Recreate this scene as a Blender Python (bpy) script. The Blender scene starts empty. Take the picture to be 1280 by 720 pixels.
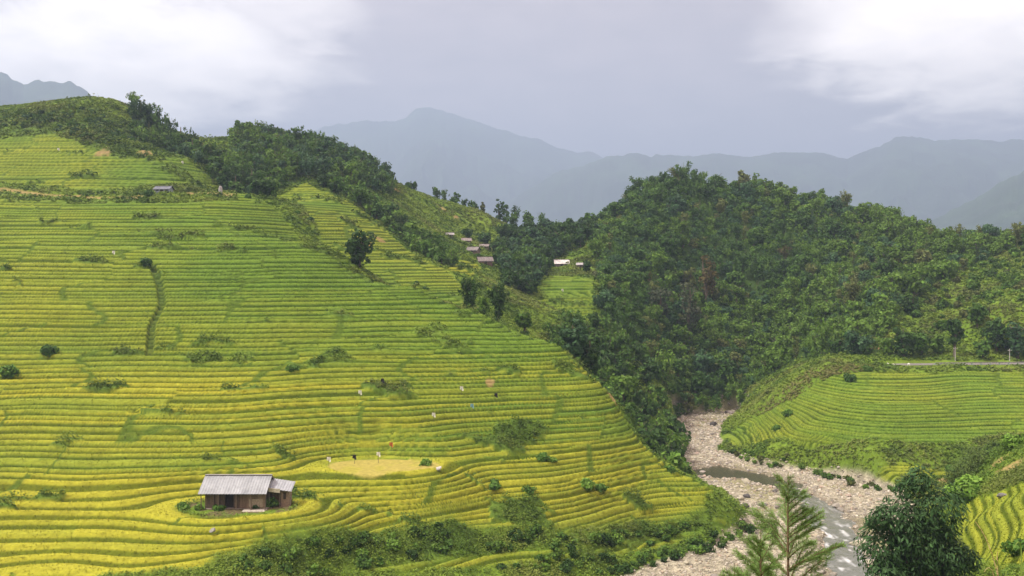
import bpy, math, random
import numpy as np
from mathutils import Vector, Matrix
R = math.radians
random.seed(7)
rng = np.random.default_rng(7)
sc = bpy.context.scene
# ------------------------------------------------------------------ camera
CAM_H = 40.0; FPX = 1108.0; HOR = 330.0      # photo is 1280x720; the horizon lies near row 330
cam_d = bpy.data.cameras.new('camera'); cam = bpy.data.objects.new('camera', cam_d)
sc.collection.objects.link(cam); sc.camera = cam
cam.location = (0, 0, CAM_H)
cam.rotation_euler = (R(90), 0, 0)
cam_d.sensor_width = 36.0; cam_d.lens = 36.0 * FPX / 1280.0
cam_d.shift_y = -(360 - HOR) / 1280.0
cam_d.clip_start = 0.1; cam_d.clip_end = 20000
sc.render.resolution_x = 1024; sc.render.resolution_y = 576
# ------------------------------------------------------------------ sky and sun
SUN_EL, SUN_AZ = 56.0, -105.0                   # azimuth clockwise from +Y (view direction)
wld = bpy.data.worlds.new('World'); sc.world = wld; wld.use_nodes = True
nt = wld.node_tree; nt.nodes.clear()
def N(tree, t, **kw):
    n = tree.nodes.new(t)
    for k, v in kw.items():
        if k in n.bl_rna.properties: setattr(n, k, v)
        else: n.inputs[k].default_value = v
    return n
def math_node(tree, op, a, b=None, c=None):
    n = tree.nodes.new('ShaderNodeMath'); n.operation = op
    for i, v in enumerate((a, b, c)):
        if v is None: continue
        if hasattr(v, 'is_output'): tree.links.new(v, n.inputs[i])
        else: n.inputs[i].default_value = v
    return n.outputs[0]
def mix_col(tree, f, a, b, blend='MIX'):
    n = tree.nodes.new('ShaderNodeMix'); n.data_type = 'RGBA'; n.blend_type = blend
    for s, v in ((n.inputs[0], f), (n.inputs[6], a), (n.inputs[7], b)):
        if hasattr(v, 'is_output'): tree.links.new(v, s)
        elif isinstance(v, (tuple, list)): s.default_value = tuple(v) + ((1,) if len(v) == 3 else ())
        else: s.default_value = v
    return n.outputs[2]
def build_world():
    L = nt.links.new
    out = N(nt, 'ShaderNodeOutputWorld'); bg = N(nt, 'ShaderNodeBackground'); bg.inputs[1].default_value = 0.1
    sky = N(nt, 'ShaderNodeTexSky'); sky.sky_type = 'NISHITA'; sky.sun_disc = False
    sky.sun_elevation = R(SUN_EL); sky.sun_rotation = R(SUN_AZ); sky.air_density = 1.2; sky.dust_density = 2.0
    tc = N(nt, 'ShaderNodeTexCoord'); d = tc.outputs['Generated']
    sep = N(nt, 'ShaderNodeSeparateXYZ'); L(d, sep.inputs[0])
    # cloud layer: direction projected on a sheet overhead, so that bands flatten towards the horizon
    zc = math_node(nt, 'MAXIMUM', sep.outputs[2], 0.0)
    inv = math_node(nt, 'DIVIDE', 1.0, math_node(nt, 'ADD', zc, 0.16))
    cx = math_node(nt, 'MULTIPLY', sep.outputs[0], inv); cy = math_node(nt, 'MULTIPLY', sep.outputs[1], inv)
    cmb = N(nt, 'ShaderNodeCombineXYZ'); L(cx, cmb.inputs[0]); L(cy, cmb.inputs[1])
    n1 = N(nt, 'ShaderNodeTexNoise', Scale=0.9, Detail=8.0, Roughness=0.55, Distortion=0.4); L(cmb.outputs[0], n1.inputs[0])
    n2 = N(nt, 'ShaderNodeTexNoise', Scale=4.6, Detail=10.0, Roughness=0.6, Distortion=0.3); L(cmb.outputs[0], n2.inputs[0])
    wob = math_node(nt, 'SUBTRACT', n1.outputs[0], 0.5); wob2 = math_node(nt, 'SUBTRACT', n2.outputs[0], 0.5)
    def thin(px, py, rx, ry):     # a place where the overcast is thin and bright, given as a direction
        ux, uz = (px - 640) / FPX, (HOR - py) / FPX
        sx = math_node(nt, 'DIVIDE', sep.outputs[0], math_node(nt, 'MAXIMUM', sep.outputs[1], 0.05))
        sz = math_node(nt, 'DIVIDE', sep.outputs[2], math_node(nt, 'MAXIMUM', sep.outputs[1], 0.05))
        a = math_node(nt, 'ADD', math_node(nt, 'DIVIDE', math_node(nt, 'SUBTRACT', sx, ux), rx), math_node(nt, 'MULTIPLY', wob, 1.6))
        b = math_node(nt, 'ADD', math_node(nt, 'DIVIDE', math_node(nt, 'SUBTRACT', sz, uz), ry), math_node(nt, 'MULTIPLY', wob2, 1.8))
        r2 = math_node(nt, 'ADD', math_node(nt, 'MULTIPLY', a, a), math_node(nt, 'MULTIPLY', b, b))
        mr = N(nt, 'ShaderNodeMapRange', interpolation_type='SMOOTHSTEP'); L(r2, mr.inputs[0])
        mr.inputs[1].default_value = 1.9; mr.inputs[2].default_value = 0.3
        mr.inputs[3].default_value = 0.0; mr.inputs[4].default_value = 1.0
        return mr.outputs[0]
    br = math_node(nt, 'MAXIMUM', thin(90, 85, 0.24, 0.085), thin(1250, 40, 0.24, 0.085))
    br = math_node(nt, 'MAXIMUM', br, math_node(nt, 'MULTIPLY', thin(320, 15, 0.12, 0.05), 0.5))
    base = mix_col(nt, n1.outputs[0], SKY_LO, SKY_HI)
    fine = N(nt, 'ShaderNodeMapRange'); L(n2.outputs[0], fine.inputs[0])
    fine.inputs[1].default_value = 0.3; fine.inputs[2].default_value = 0.7; fine.inputs[3].default_value = 0.83; fine.inputs[4].default_value = 1.13
    cl = mix_col(nt, br, base, SKY_BRIGHT)
    cl = mix_col(nt, 1.0, cl, fine.outputs[0], 'MULTIPLY')
    # an overcast sky is about three times as bright overhead as at the horizon
    zen = N(nt, 'ShaderNodeMapRange'); L(zc, zen.inputs[0])
    zen.inputs[1].default_value = 0.30; zen.inputs[2].default_value = 0.95; zen.inputs[3].default_value = 1.0; zen.inputs[4].default_value = ZENITH
    cl = mix_col(nt, 1.0, cl, zen.outputs[0], 'MULTIPLY')
    fin = mix_col(nt, 0.94, sky.outputs[0], cl)
    L(fin, bg.inputs[0]); L(bg.outputs[0], out.inputs[0])
SKY_LO, SKY_HI, SKY_BRIGHT, ZENITH = (3.9, 2.92, 2.62), (4.8, 3.72, 3.4), (16.8, 14.8, 13.0), 3.8
build_world()
sun_d = bpy.data.lights.new('sun', 'SUN'); sun = bpy.data.objects.new('sun', sun_d); sc.collection.objects.link(sun)
sun_d.energy = 3.0; sun_d.angle = R(7); sun_d.color = (1.0, 0.95, 0.86)
_s = Vector((math.sin(R(SUN_AZ)) * math.cos(R(SUN_EL)), math.cos(R(SUN_AZ)) * math.cos(R(SUN_EL)), math.sin(R(SUN_EL))))
sun.rotation_euler = _s.to_track_quat('Z', 'Y').to_euler(); sun.location = (0, 0, 900)
vs = sc.view_settings; vs.view_transform = 'Standard'; vs.look = 'None'; vs.gamma = 1; vs.use_curve_mapping = False
vs.exposure = 1.08
sc.cycles.use_denoising = True
sc.cycles.max_bounces = 5; sc.cycles.diffuse_bounces = 2; sc.cycles.transparent_max_bounces = 4; sc.cycles.volume_bounces = 0
# ------------------------------------------------------------------ terrain shape
def _hash(i, j, s):
    h = (i * 374761393 + j * 668265263 + s * 974634777) & 0xFFFFFFFF
    h = ((h ^ (h >> 13)) * 1274126177) & 0xFFFFFFFF
    h = ((h ^ (h >> 16)) * 2246822519) & 0xFFFFFFFF
    return ((h ^ (h >> 15)) & 0xFFFFFF) / float(0xFFFFFF)
def vnoise(x, y, s=0):
    x = np.asarray(x, float); y = np.asarray(y, float)
    i = np.floor(x).astype(np.int64); j = np.floor(y).astype(np.int64)
    u = x - i; v = y - j; u = u * u * (3 - 2 * u); v = v * v * (3 - 2 * v)
    a = _hash(i, j, s); b = _hash(i + 1, j, s); c = _hash(i, j + 1, s); d = _hash(i + 1, j + 1, s)
    return (a * (1 - u) + b * u) * (1 - v) + (c * (1 - u) + d * u) * v
def fbm(x, y, s=0, o=4):
    t = 0; a = 0.5; n = 0
    for k in range(o):
        t = t + a * vnoise(x, y, s + 17 * k); n += a; a *= 0.5; x = np.asarray(x) * 2.03 + 11.3; y = np.asarray(y) * 2.03 - 7.7
    return t / n
def sstep(a, b, x):
    t = np.clip((x - a) / (b - a), 0, 1); return t * t * (3 - 2 * t)
# profiles along directions of view: column row-pairs (depth, photo row) or (depth, 'z', height)
Z = 'z'
COLS = {
 -260: [(0,Z,40),(25,Z,27),(60,Z,14),(80,Z,10),(92,Z,11),(106,Z,14.5),(119,Z,19),(129,Z,24),(141,Z,29.5),(150,Z,35),(163,Z,41),(182,Z,49),(208,Z,60),(240,Z,73),(258,Z,82),(285,Z,92),(300,Z,97),(340,Z,98),(450,Z,75)],
 0: [(25,Z,24),(60,Z,9.5),(80,Z,6),(92,720),(99,680),(106,635),(119,560),(129,500),(141,445),(150,400),(163,350),(182,300),(208,250),(222,232),(240,200),(258,170),(285,142),(300,133),(330,Z,94),(400,Z,80)],
 150: [(80,Z,6),(92,720),(99,680),(106,635),(119,560),(129,500),(141,445),(150,400),(163,350),(182,300),(208,250),(222,235),(240,200),(258,172),(285,142),(296,128),(320,Z,92),(400,Z,76)],
 225: [(141,445),(163,350),(182,300),(208,252),(222,238),(240,212),(252,195),(262,Z,70),(285,Z,74),(330,Z,80)],
 300: [(25,Z,24),(60,Z,8),(80,Z,5),(95,720),(99,690),(106,640),(119,565),(129,500),(141,445),(150,400),(163,350),(180,300),(205,262),(228,243),(240,Z,54),(265,217),(300,190),(330,172),(360,Z,82),(420,Z,70)],
 420: [(85,Z,4),(100,Z,4.2),(104,690),(108,650),(117,600),(125,545),(132,500),(140,455),(150,410),(163,365),(175,335),(186,312),(197,Z,38.5),(217,286),(245,250),(270,225),(320,192),(345,Z,76),(420,Z,58)],
 520: [(60,Z,5),(85,Z,2.5),(100,Z,3.2),(107,690),(112,650),(119,600),(127,545),(134,500),(141,460),(148,430),(156,400),(164,375),(172,361),(182,Z,30.5),(207,340),(228,318),(250,300),(290,270),(345,242),(365,Z,64),(420,Z,50)],
 600: [(25,Z,22),(85,Z,0.5),(97,Z,0.8),(105,Z,2.6),(112,680),(117,640),(122,600),(130,550),(137,500),(144,460),(150,430),(158,403),(163,392),(172,Z,28.6),(190,Z,29),(220,345),(260,325),(290,312),(320,290),(340,264),(355,Z,57),(420,Z,45)],
 700: [(85,Z,0.2),(103,Z,0.4),(110,Z,2.2),(114,680),(119,650),(124,610),(130,570),(136,530),(142,490),(148,455),(152,433),(160,Z,21.5),(175,Z,19),(200,Z,21),(235,390),(262,345),(290,330),(310,305),(345,295),(420,Z,50)],
 760: [(114,Z,0.5),(119,680),(125,640),(131,590),(137,545),(142,510),(146,489),(154,Z,14.5),(170,Z,11),(190,Z,13),(215,420),(250,360),(290,312),(330,277),(350,Z,60),(450,Z,46)],
 820: [(60,Z,6),(85,Z,0),(116,Z,0.2),(122,Z,0.5),(128,655),(132,620),(136,590),(139,572),(146,Z,6.5),(160,Z,3.4),(175,Z,3.6),(200,510),(225,470),(250,410),(280,345),(310,284),(340,231),(355,Z,70),(450,Z,46)],
 880: [(25,Z,24),(60,Z,6),(85,Z,0),(116,Z,0),(124,Z,0.4),(130,648),(133,622),(135,604),(142,Z,2.8),(150,Z,1.2),(165,Z,.4),(190,Z,0),(228,Z,.3),(240,Z,3),(262,435),(290,360),(320,289),(345,237),(360,Z,69),(450,Z,46)],
 940: [(116,Z,0),(130,Z,0),(150,Z,0),(170,Z,.3),(184,560),(195,545),(205,530),(222,500),(235,492),(250,465),(275,405),(300,340),(325,283),(350,241),(365,Z,66),(450,Z,46)],
 1010: [(30,Z,24),(60,Z,10),(85,Z,1),(116,Z,0),(150,Z,0),(164,Z,.3),(172,Z,2),(174,550),(184,520),(195,490),(203,468),(209,458),(235,447),(260,405),(290,350),(320,295),(345,255),(362,Z,62),(450,Z,46)],
 1100: [(25,Z,27),(55,Z,14.5),(80,Z,5),(100,Z,0.6),(125,Z,0),(143,Z,.1),(154.5,Z,.3),(157,Z,2.3),(160.5,Z,2.6),(163,Z,5.1),(167,550),(173,525),(182,500),(192,475),(200,456),(206,Z,17.2),(215,442),(235,405),(265,360),(300,313),(335,278),(355,Z,55),(450,Z,42)],
 1190: [(40,Z,22),(55,Z,18.2),(66,Z,16.4),(78,Z,15.6),(90,640),(100,622),(112,Z,8),(126,Z,2),(140,Z,.6),(150,Z,1.4),(157,Z,2.5),(160.5,Z,2.8),(163,Z,5.2),(167,550),(173,525),(182,500),(192,475),(199.5,456),(205,Z,17.4),(213,443),(225,415),(250,378),(285,330),(325,305),(345,Z,47),(450,Z,38)],
 1280: [(25,Z,29),(40,Z,25),(60,692),(70,650),(80,612),(90,573),(100,548),(115,Z,15),(130,Z,9),(143,Z,8),(156,555),(165,550),(173,525),(182,500),(192,475),(199,456),(204,Z,17.5),(211,443),(215,405),(240,358),(280,318),(320,304),(345,Z,46),(450,Z,38)],
 1460: [(40,Z,28),(60,Z,25),(80,Z,25),(100,Z,27),(120,Z,23),(150,Z,10),(185,Z,13),(200,Z,17.5),(240,Z,36),(300,Z,54),(350,Z,54),(450,Z,45)],
}
def build_tps():
    P = []
    for px, rows in COLS.items():
        for r_ in rows:
            d = r_[0]; z = r_[2] if r_[1] == Z else CAM_H - (r_[1] - HOR) / FPX * d
            P.append(((px - 640) / FPX * d, d, z))
    P += [(0, -10, 38.2), (0, 3, 37), (-40, 0, 38), (40, 0, 38), (-4, 25, 25), (8, 25, 26), (0, 60, 7)]
    P = np.array(P)
    S = 100.0; X = P[:, :2] / S; n = len(P)
    d2 = ((X[:, None] - X[None]) ** 2).sum(-1)
    K = np.where(d2 > 0, d2 * np.log(d2 + 1e-12), 0) * 0.5 + np.eye(n) * 2e-4
    A = np.zeros((n + 3, n + 3)); A[:n, :n] = K; A[:n, n] = 1; A[:n, n + 1:] = X; A[n, :n] = 1; A[n + 1:, :n] = X.T
    w = np.linalg.solve(A, np.concatenate([P[:, 2], [0, 0, 0]]))
    gx = np.arange(-400, 402, 2.0); gy = np.arange(-20, 502, 2.0)
    G = np.zeros((len(gy), len(gx)))
    for r_ in range(len(gy)):
        q = np.stack([gx, np.full_like(gx, gy[r_])], 1) / S
        d2 = ((q[:, None] - X[None]) ** 2).sum(-1)
        G[r_] = (0.5 * d2 * np.log(d2 + 1e-12)) @ w[:n] + w[n] + q @ w[n + 1:]
    return G
GRID = build_tps()
def base_z(x, y):
    """Smooth ground height before terraces, river and roads are cut."""
    x = np.asarray(x, float); y = np.asarray(y, float)
    u = np.clip((x + 400) / 2.0, 1, GRID.shape[1] - 3.001); v = np.clip((y + 20) / 2.0, 1, GRID.shape[0] - 3.001)
    i = u.astype(int); j = v.astype(int); fu = u - i; fv = v - j
    def cw(t): return (-0.5*t + t*t - 0.5*t**3, 1 - 2.5*t*t + 1.5*t**3, 0.5*t + 2*t*t - 1.5*t**3, -0.5*t*t + 0.5*t**3)
    a, b = cw(fu), cw(fv); o = 0
    for m in range(4):
        row = 0
        for n_ in range(4): row = row + a[n_] * GRID[j - 1 + m, i - 1 + n_]
        o = o + b[m] * row
    return o
def hit(px, py, f=base_z, d0=15.0, d1=480.0):
    """Where the line of sight through a photo point first meets the ground: (x, y, z)."""
    d = np.arange(d0, d1, 0.4); x = (px - 640) / FPX * d; zl = CAM_H - (py - HOR) / FPX * d
    k = np.nonzero(f(x, d) > zl)[0]
    if len(k) == 0: return None
    k = max(k[0], 1); a, b = d[k - 1], d[k]
    for _ in range(12):
        m = 0.5 * (a + b)
        if f((px - 640) / FPX * m, m) > CAM_H - (py - HOR) / FPX * m: b = m
        else: a = m
    return ((px - 640) / FPX * b, b, CAM_H - (py - HOR) / FPX * b)
# ------------------------------------------------------------------ regions of the ground, as outlines on the map
def plane(px, py, z=0.0):
    d = (CAM_H - z) * FPX / (py - HOR); return ((px - 640) / FPX * d, d)
def outline(pts):
    o = []
    for p in pts:
        if p[1] == 'd': o.append(((p[0] - 640) / FPX * p[2], p[2]))
        else:
            h = hit(p[0], p[1])
            if h is None: raise ValueError('no ground under %r' % (p,))
            o.append(h[:2])
    return np.array(o)
def sdf(poly, x, y):
    """Signed distance to an outline (positive inside), -99 well away from it."""
    x = np.asarray(x, float); y = np.asarray(y, float); sh = x.shape; x = x.ravel(); y = y.ravel()
    out = np.full(x.shape, -99.0)
    lo = poly.min(0) - 12; hi = poly.max(0) + 12
    k = np.nonzero((x > lo[0]) & (x < hi[0]) & (y > lo[1]) & (y < hi[1]))[0]
    if len(k):
        X, Y = x[k], y[k]; best = np.full(len(k), 1e9); ins = np.zeros(len(k), bool); n = len(poly)
        for a in range(n):
            x0, y0 = poly[a]; x1, y1 = poly[(a + 1) % n]; dx, dy = x1 - x0, y1 - y0
            t = np.clip(((X - x0) * dx + (Y - y0) * dy) / (dx * dx + dy * dy + 1e-9), 0, 1)
            best = np.minimum(best, (X - x0 - t * dx) ** 2 + (Y - y0 - t * dy) ** 2)
            if y0 != y1:
                c = ((y0 > Y) != (y1 > Y)) & (X < (x1 - x0) * (Y - y0) / (y1 - y0) + x0); ins ^= c
        out[k] = np.where(ins, 1, -1) * np.sqrt(best)
    return out.reshape(sh)
def line_dist(pl, x, y, width=None):
    best = np.full(np.shape(x), 1e9); wb = np.zeros(np.shape(x))
    for a in range(len(pl) - 1):
        x0, y0 = pl[a][:2]; x1, y1 = pl[a + 1][:2]; dx, dy = x1 - x0, y1 - y0
        t = np.clip(((x - x0) * dx + (y - y0) * dy) / (dx * dx + dy * dy + 1e-9), 0, 1)
        d = np.hypot(x - x0 - t * dx, y - y0 - t * dy); m = d < best
        best = np.where(m, d, best)
        if width is not None: wb = np.where(m, width[a] * (1 - t) + width[a + 1] * t, wb)
    return (best, wb) if width is not None else best
RICE = [outline(p) for p in (
  [(-200,262),(0,248),(100,256),(200,254),(285,252),(300,'d',229.5),(360,'d',209),(420,'d',189),(470,'d',181),(520,'d',175),(575,'d',167),(640,'d',166),(700,'d',155),(745,'d',149),(790,'d',142),(835,'d',138),(868,606),(893,615),(880,640),(800,662),(740,672),(680,668),(600,665),(500,668),(440,680),(380,690),(300,697),(250,712),(180,719),(-200,719)],
  [(-200,180),(60,166),(110,182),(150,197),(200,202),(222,196),(285,236),(210,230),(120,240),(0,228),(-200,225)],
  [(338,'d',236),(380,'d',222),(420,'d',200),(470,'d',193),(520,'d',186),(560,'d',181),(580,'d',190),(582,'d',204),(565,'d',214),(520,'d',226),(470,'d',243),(420,'d',252),(380,'d',262),(345,'d',252)],
  [(690,345),(735,346),(742,365),(735,391),(676,391),(668,375)],
  [(563,322),(600,330),(595,345),(562,340)],
  [(1045,470),(1100,466),(1280,466),(1500,466),(1500,545),(1280,541),(1190,552),(1100,550),(1010,557),(918,557),(897,545),(935,523),(1000,495)],
  [(1010,'d',163),(1060,'d',161),(1100,'d',160.4),(1190,'d',160.2),(1190,'d',157.2),(1100,'d',157.2),(1050,'d',158.6),(1010,'d',161.4)],
  [(1195,640),(1235,622),(1280,602),(1400,600),(1400,700),(1260,715),(1205,690)],
  [(440,719),(560,699),(700,690),(800,677),(898,648),(912,652),(800,690),(700,705),(560,714),(470,719)],
)]
SHRUBBY = [outline(p) for p in (
  [(-200,140),(0,142),(60,136),(120,132),(170,165),(215,188),(190,200),(150,195),(110,178),(60,164),(0,168),(-200,172)],
  [(505,668),(560,660),(640,668),(720,672),(800,664),(880,645),(890,650),(800,672),(700,684),(600,688),(480,700),(300,715),(280,700),(400,692)],
  [(570,455),(640,440),(690,455),(680,490),(600,500),(560,478)],
  [(440,440),(500,425),(560,400),(572,404),(520,427),(450,450),(380,456),(380,447)],
  [(60,438),(120,437),(250,440),(330,446),(330,453),(180,449),(60,447)],
)]
GRAVEL = np.array([plane(*p) for p in [(838,518),(925,511),(932,518),(897,540),(893,560),(935,577),(1000,589),(1065,600),(1130,618),(1140,640),(1110,725),(1100,790),(690,790),(790,719),(870,692),(930,666),(942,642),(905,612),(882,602),(862,588),(853,560),(842,535)]])
WATER = [plane(*p) for p in [(868,589),(905,590),(945,594),(985,607),(1018,627),(1042,655),(1056,685),(1062,720),(1066,790)]]
WATER_W = [4.5, 5.5, 3.8, 2.6, 3.0, 2.9, 3.0, 3.2, 3.5]
ROAD = [((px - 640) / FPX * d, d) for px, d in ((1092,205),(1130,204),(1190,203),(1280,202.5),(1380,202),(1500,202))]
TRACK = [hit(*p)[:2] for p in ((-200,226),(0,235),(50,243),(110,247),(170,247),(212,241),(250,240),(283,242))]
DIRT = [(hit(*p)[:2], r_) for p, r_ in (((182,191),3.2),((130,190),2.2),((262,241),3.6),((235,243),3.0),((90,246),2.0),((288,243),2.0),((452,302),2.4),((475,300),2.0),((612,477),0.8),((555,262),1.8),((570,272),1.6),((497,238),2.5),((1098,434),1.8),((1262,585),1.8),((1250,575),1.4),((1178,602),1.6),((757,478),1.2),((762,488),1.2),((765,497),1.0))]
DRY = outline([(1000,472),(1050,457),(1088,459),(1060,477),(1010,506),(965,522),(942,516)])
WOOD = outline([(742,'d',300),(748,'d',330),(790,'d',350),(830,'d',362),(960,'d',368),(1040,'d',366),(1110,'d',362),(1190,'d',345),(1290,'d',338),(1300,'d',300),(1240,'d',285),(1180,'d',268),(1135,'d',252),(1110,'d',232),(1092,'d',214),(1070,'d',215),(1030,'d',225),(1000,'d',238),(950,'d',242),(900,'d',236),(850,'d',232),(815,'d',215),(770,'d',225),(752,'d',240),(748,'d',270)])
CREST = outline([(292,'d',268),(285,'d',300),(300,'d',338),(380,'d',348),(440,'d',338),(482,'d',330),(494,'d',305),(478,'d',286),(436,'d',272),(400,'d',266),(365,'d',262),(330,'d',252),(310,'d',250)])
BELT = outline([(400,'d',262),(470,'d',262),(500,'d',258),(540,'d',250),(566,'d',238),(566,'d',220),(536,'d',224),(500,'d',236),(460,'d',246),(420,'d',254)])
STREAM = outline([(700,'d',168),(735,'d',161),(775,'d',159),(810,'d',157),(838,'d',154),(856,'d',162),(852,'d',186),(836,'d',204),(800,'d',216),(760,'d',226),(720,'d',216),(690,'d',200)])
DELL = outline([(628,'d',262),(622,'d',300),(636,'d',330),(700,'d',346),(740,'d',334),(744,'d',305),(722,'d',298),(690,'d',296),(684,'d',268),(664,'d',240),(640,'d',232)])
LEFTROW = outline([(165,'d',270),(225,'d',257),(300,'d',237),(338,'d',224),(348,'d',233),(320,'d',253),(285,'d',272),(225,'d',292),(165,'d',298)])
GULLY = [hit(*p)[:2] for p in ((190,330),(200,355),(203,380),(190,405),(187,440))]
HOUSE_XY = hit(297, 634)[:2]; PADDY_XY = hit(478, 582)[:2]
HOUSE_Z = float(base_z(*HOUSE_XY)); PADDY_Z = float(base_z(*PADDY_XY))
HUT_XY = hit(206, 243)[:2]; HUT_Z = float(base_z(*HUT_XY))
# far ranges: photo rows of their crests and how far off they stand
RANGES = [
  (8400.0, 0.55, [(-700,300),(180,260),(300,200),(380,160),(412,152),(430,151),(480,150),(505,146),(520,137),(540,132),(562,139),(585,149),(620,160),(660,170),(700,181),(730,187),(760,198),(800,214),(860,240),(1000,270),(2000,300)]),
  (4400.0, 0.50, [(-900,60),(-200,70),(-60,80),(0,92),(14,99),(30,107),(45,101),(65,102),(85,103),(100,110),(118,121),(150,150),(200,200),(300,280),(2000,310)]),
  (6400.0, 0.50, [(-900,320),(560,300),(700,215),(765,197),(820,192),(860,193),(900,191),(950,194),(990,187),(1020,188),(1060,196),(1090,186),(1120,172),(1150,168),(1190,172),(1240,174),(1290,170),(1500,140),(2200,150)]),
  (3500.0, 0.50, [(-900,320),(1040,310),(1120,288),(1160,275),(1200,255),(1240,233),(1285,208),(1360,170),(1500,140),(2200,150)]),
]
_tz = np.concatenate([[-50], np.arange(-2, 140, 0.25)])
_st = np.interp(_tz, [-50, 10, 24, 40, 70], [0.58, 0.58, 0.60, 0.76, 0.88])
_tt = np.concatenate([[0], np.cumsum(np.diff(_tz) / _st[1:])])
def ground(x, y, full=False):
    """Finished ground height; with full=True also the masks used for colour."""
    x = np.asarray(x, float); y = np.asarray(y, float)
    z = base_z(np.clip(x, -398, 398), np.clip(y, -18, 478))
    # paved pads and the flat paddy
    for (cx, cy), zz, ax, ay in ((HOUSE_XY, HOUSE_Z, 8.5, 4.5), (PADDY_XY, PADDY_Z, 8.0, 4.6), (HUT_XY, HUT_Z, 4.5, 3.0)):
        e = np.hypot((x - cx) / ax, (y - cy) / ay); z = z + (zz - z) * (1 - sstep(0.9, 2.0, e))
    wx = x + 3.0 * (fbm(x / 9, y / 9, 5, 3) - 0.5); wy = y + 3.0 * (fbm(x / 9, y / 9, 6, 3) - 0.5)
    rice = np.zeros(np.shape(x)); rid = np.zeros(np.shape(x), int)
    for k, p in enumerate(RICE):
        s = sstep(-0.8, 0.8, sdf(p, wx, wy)); rid = np.where(s > rice, k, rid); rice = np.maximum(rice, s)
    shrub = np.zeros(np.shape(x))
    for k, p in enumerate(SHRUBBY): shrub = np.maximum(shrub, sstep(-2.5, 2.0, sdf(p, wx, wy)) * (1 if k < 2 else sstep(0.50, 0.60, fbm(x / 7, y / 4, 23, 3))))
    # weedy places that break the terraces up
    wn = fbm(x / 10 + 3, y / 3.0, 21, 4); weed = sstep(0.69, 0.73, wn)
    shrub = np.maximum(shrub, weed * ((rid < 5) | (rid > 7)))
    for (cx, cy), r_ in DIRT[:0]: pass
    pad = 1 - sstep(0.88, 0.98, np.hypot((wx - PADDY_XY[0]) / 8.0, (wy - PADDY_XY[1]) / 4.6))
    yard = 1 - sstep(0.8, 1.1, np.hypot((x - HOUSE_XY[0]) / 7.5, (y - HOUSE_XY[1]) / 4.0))
    rice = rice * (1 - yard)
    ter = rice * np.where(rid == 2, 0.6, np.where(rid == 7, 0.3, 1.0)) * (1 - 0.85 * shrub) * (1 - yard) * (1 - pad)
    # terraces: plots of one owner step together; a neighbour's steps sit a little higher or lower
    zz = z + 0.8 * (fbm(x / 26, y / 26, 31, 2) - 0.5) + 0.16 * (vnoise(x / 7, y / 5, 33) - 0.5)
    t = np.interp(zz, _tz, _tt) * np.where((rid == 5) | (rid == 6), 1.35, np.where(rid == 3, 1.1, np.where(rid == 7, 1.0, 1.0)))
    t = t + 0.6 * (vnoise(t * 0.9, 0 * t, 45) - 0.5)
    row = np.floor(t / 5.0 + 0.8 * vnoise(x / 30, y / 30, 41)).astype(np.int64)
    colx = x / 26.0 + 5 * _hash(row, row * 0 + 3, 5) + 0.5 * vnoise(x / 9, y / 5, 43)
    col = np.floor(colx).astype(np.int64)
    ph = _hash(row, col, 9) * 0.75; tp = t + ph; fx = colx - col; edgec = (1 - sstep(0.012, 0.03, np.minimum(fx, 1 - fx))) * (_hash(row, col, 12) > 0.35) * rice
    k = np.floor(tp); f = tp - k
    prof = np.where(f < 0.58, 0.05 * f, 0.03 + (f - 0.58) / 0.42 * 0.97)
    # rice stands above the tread, with a furrow along its inner edge
    stp = 1.0 / np.maximum(np.gradient(_tt, _tz), 0.2)
    slocal = np.interp(zz, _tz, stp) / np.where((rid == 5) | (rid == 6), 1.35, np.where(rid == 3, 1.1, np.where(rid == 7, 1.0, 1.0)))
    crop = sstep(0.0, 0.14, f) * (1 - sstep(0.46, 0.58, f))
    zt = z + (k + prof - tp) * slocal + 0.30 * crop
    z1 = z + (zt - z) * ter
    # hummocks
    rough = (fbm(x / 3.5, y / 3.5, 51, 4) - 0.5)
    z1 = z1 + rough * (1.0 * shrub + 0.8 * (1 - rice)) * (1 - yard) + 0.45 * shrub * (1 - yard) * rice
    lines = np.minimum(line_dist(GULLY, x, y), 50); gl = (1 - sstep(0.35, 0.8, lines)) * rice; z1 = z1 - 0.7 * gl
    # river bed
    sg = sdf(GRAVEL, wx, wy); gr = sstep(-2.2, 0.8, sg)
    bedz = 0.05 + 0.55 * (fbm(x / 6, y / 6, 61, 4) - 0.5) + 0.18 * (vnoise(x / 0.9, y / 0.9, 62) - 0.5)
    z1 = z1 + (bedz - z1) * gr
    ld, lw = line_dist(WATER, x + 4.5 * (fbm(x / 6, y / 6, 63, 4) - 0.5), y + 4.5 * (fbm(x / 5, y / 5, 64, 3) - 0.5), WATER_W)
    ch = (1 - sstep(0.55, 1.15, ld / np.maximum(lw, 0.1))) * gr; wet = (1 - sstep(1.0, 1.7, ld / np.maximum(lw, 0.1))) * gr; z1 = z1 - 0.75 * ch
    # road bench and foot track
    rd = line_dist(ROAD, x, y); zr = np.interp(x, [p[0] for p in ROAD], [16.6, 16.9, 17.1, 17.3, 17.4, 17.5])
    rb = (1 - sstep(2.4, 4.2, rd)); z1 = z1 + (zr - 0.05 - z1) * rb
    td = line_dist(TRACK, x, y + 1.2 * (vnoise(x / 7, y / 7, 71) - 0.5)); tb = 1 - sstep(0.7, 1.6, td)
    z1 = z1 - 0.3 * tb
    if not full: return z1
    dirt = tb * sstep(0.25, 0.5, fbm(x / 8, y / 8, 73, 3) + 0.1)
    for (cx, cy), r_ in DIRT:
        dirt = np.maximum(dirt, 1 - sstep(0.45, 1.0, np.hypot(x - cx, (y - cy) * 0.8) / r_ + 1.5 * (fbm(x / 1.6, y / 1.6, 75, 3) - 0.5)))
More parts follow.
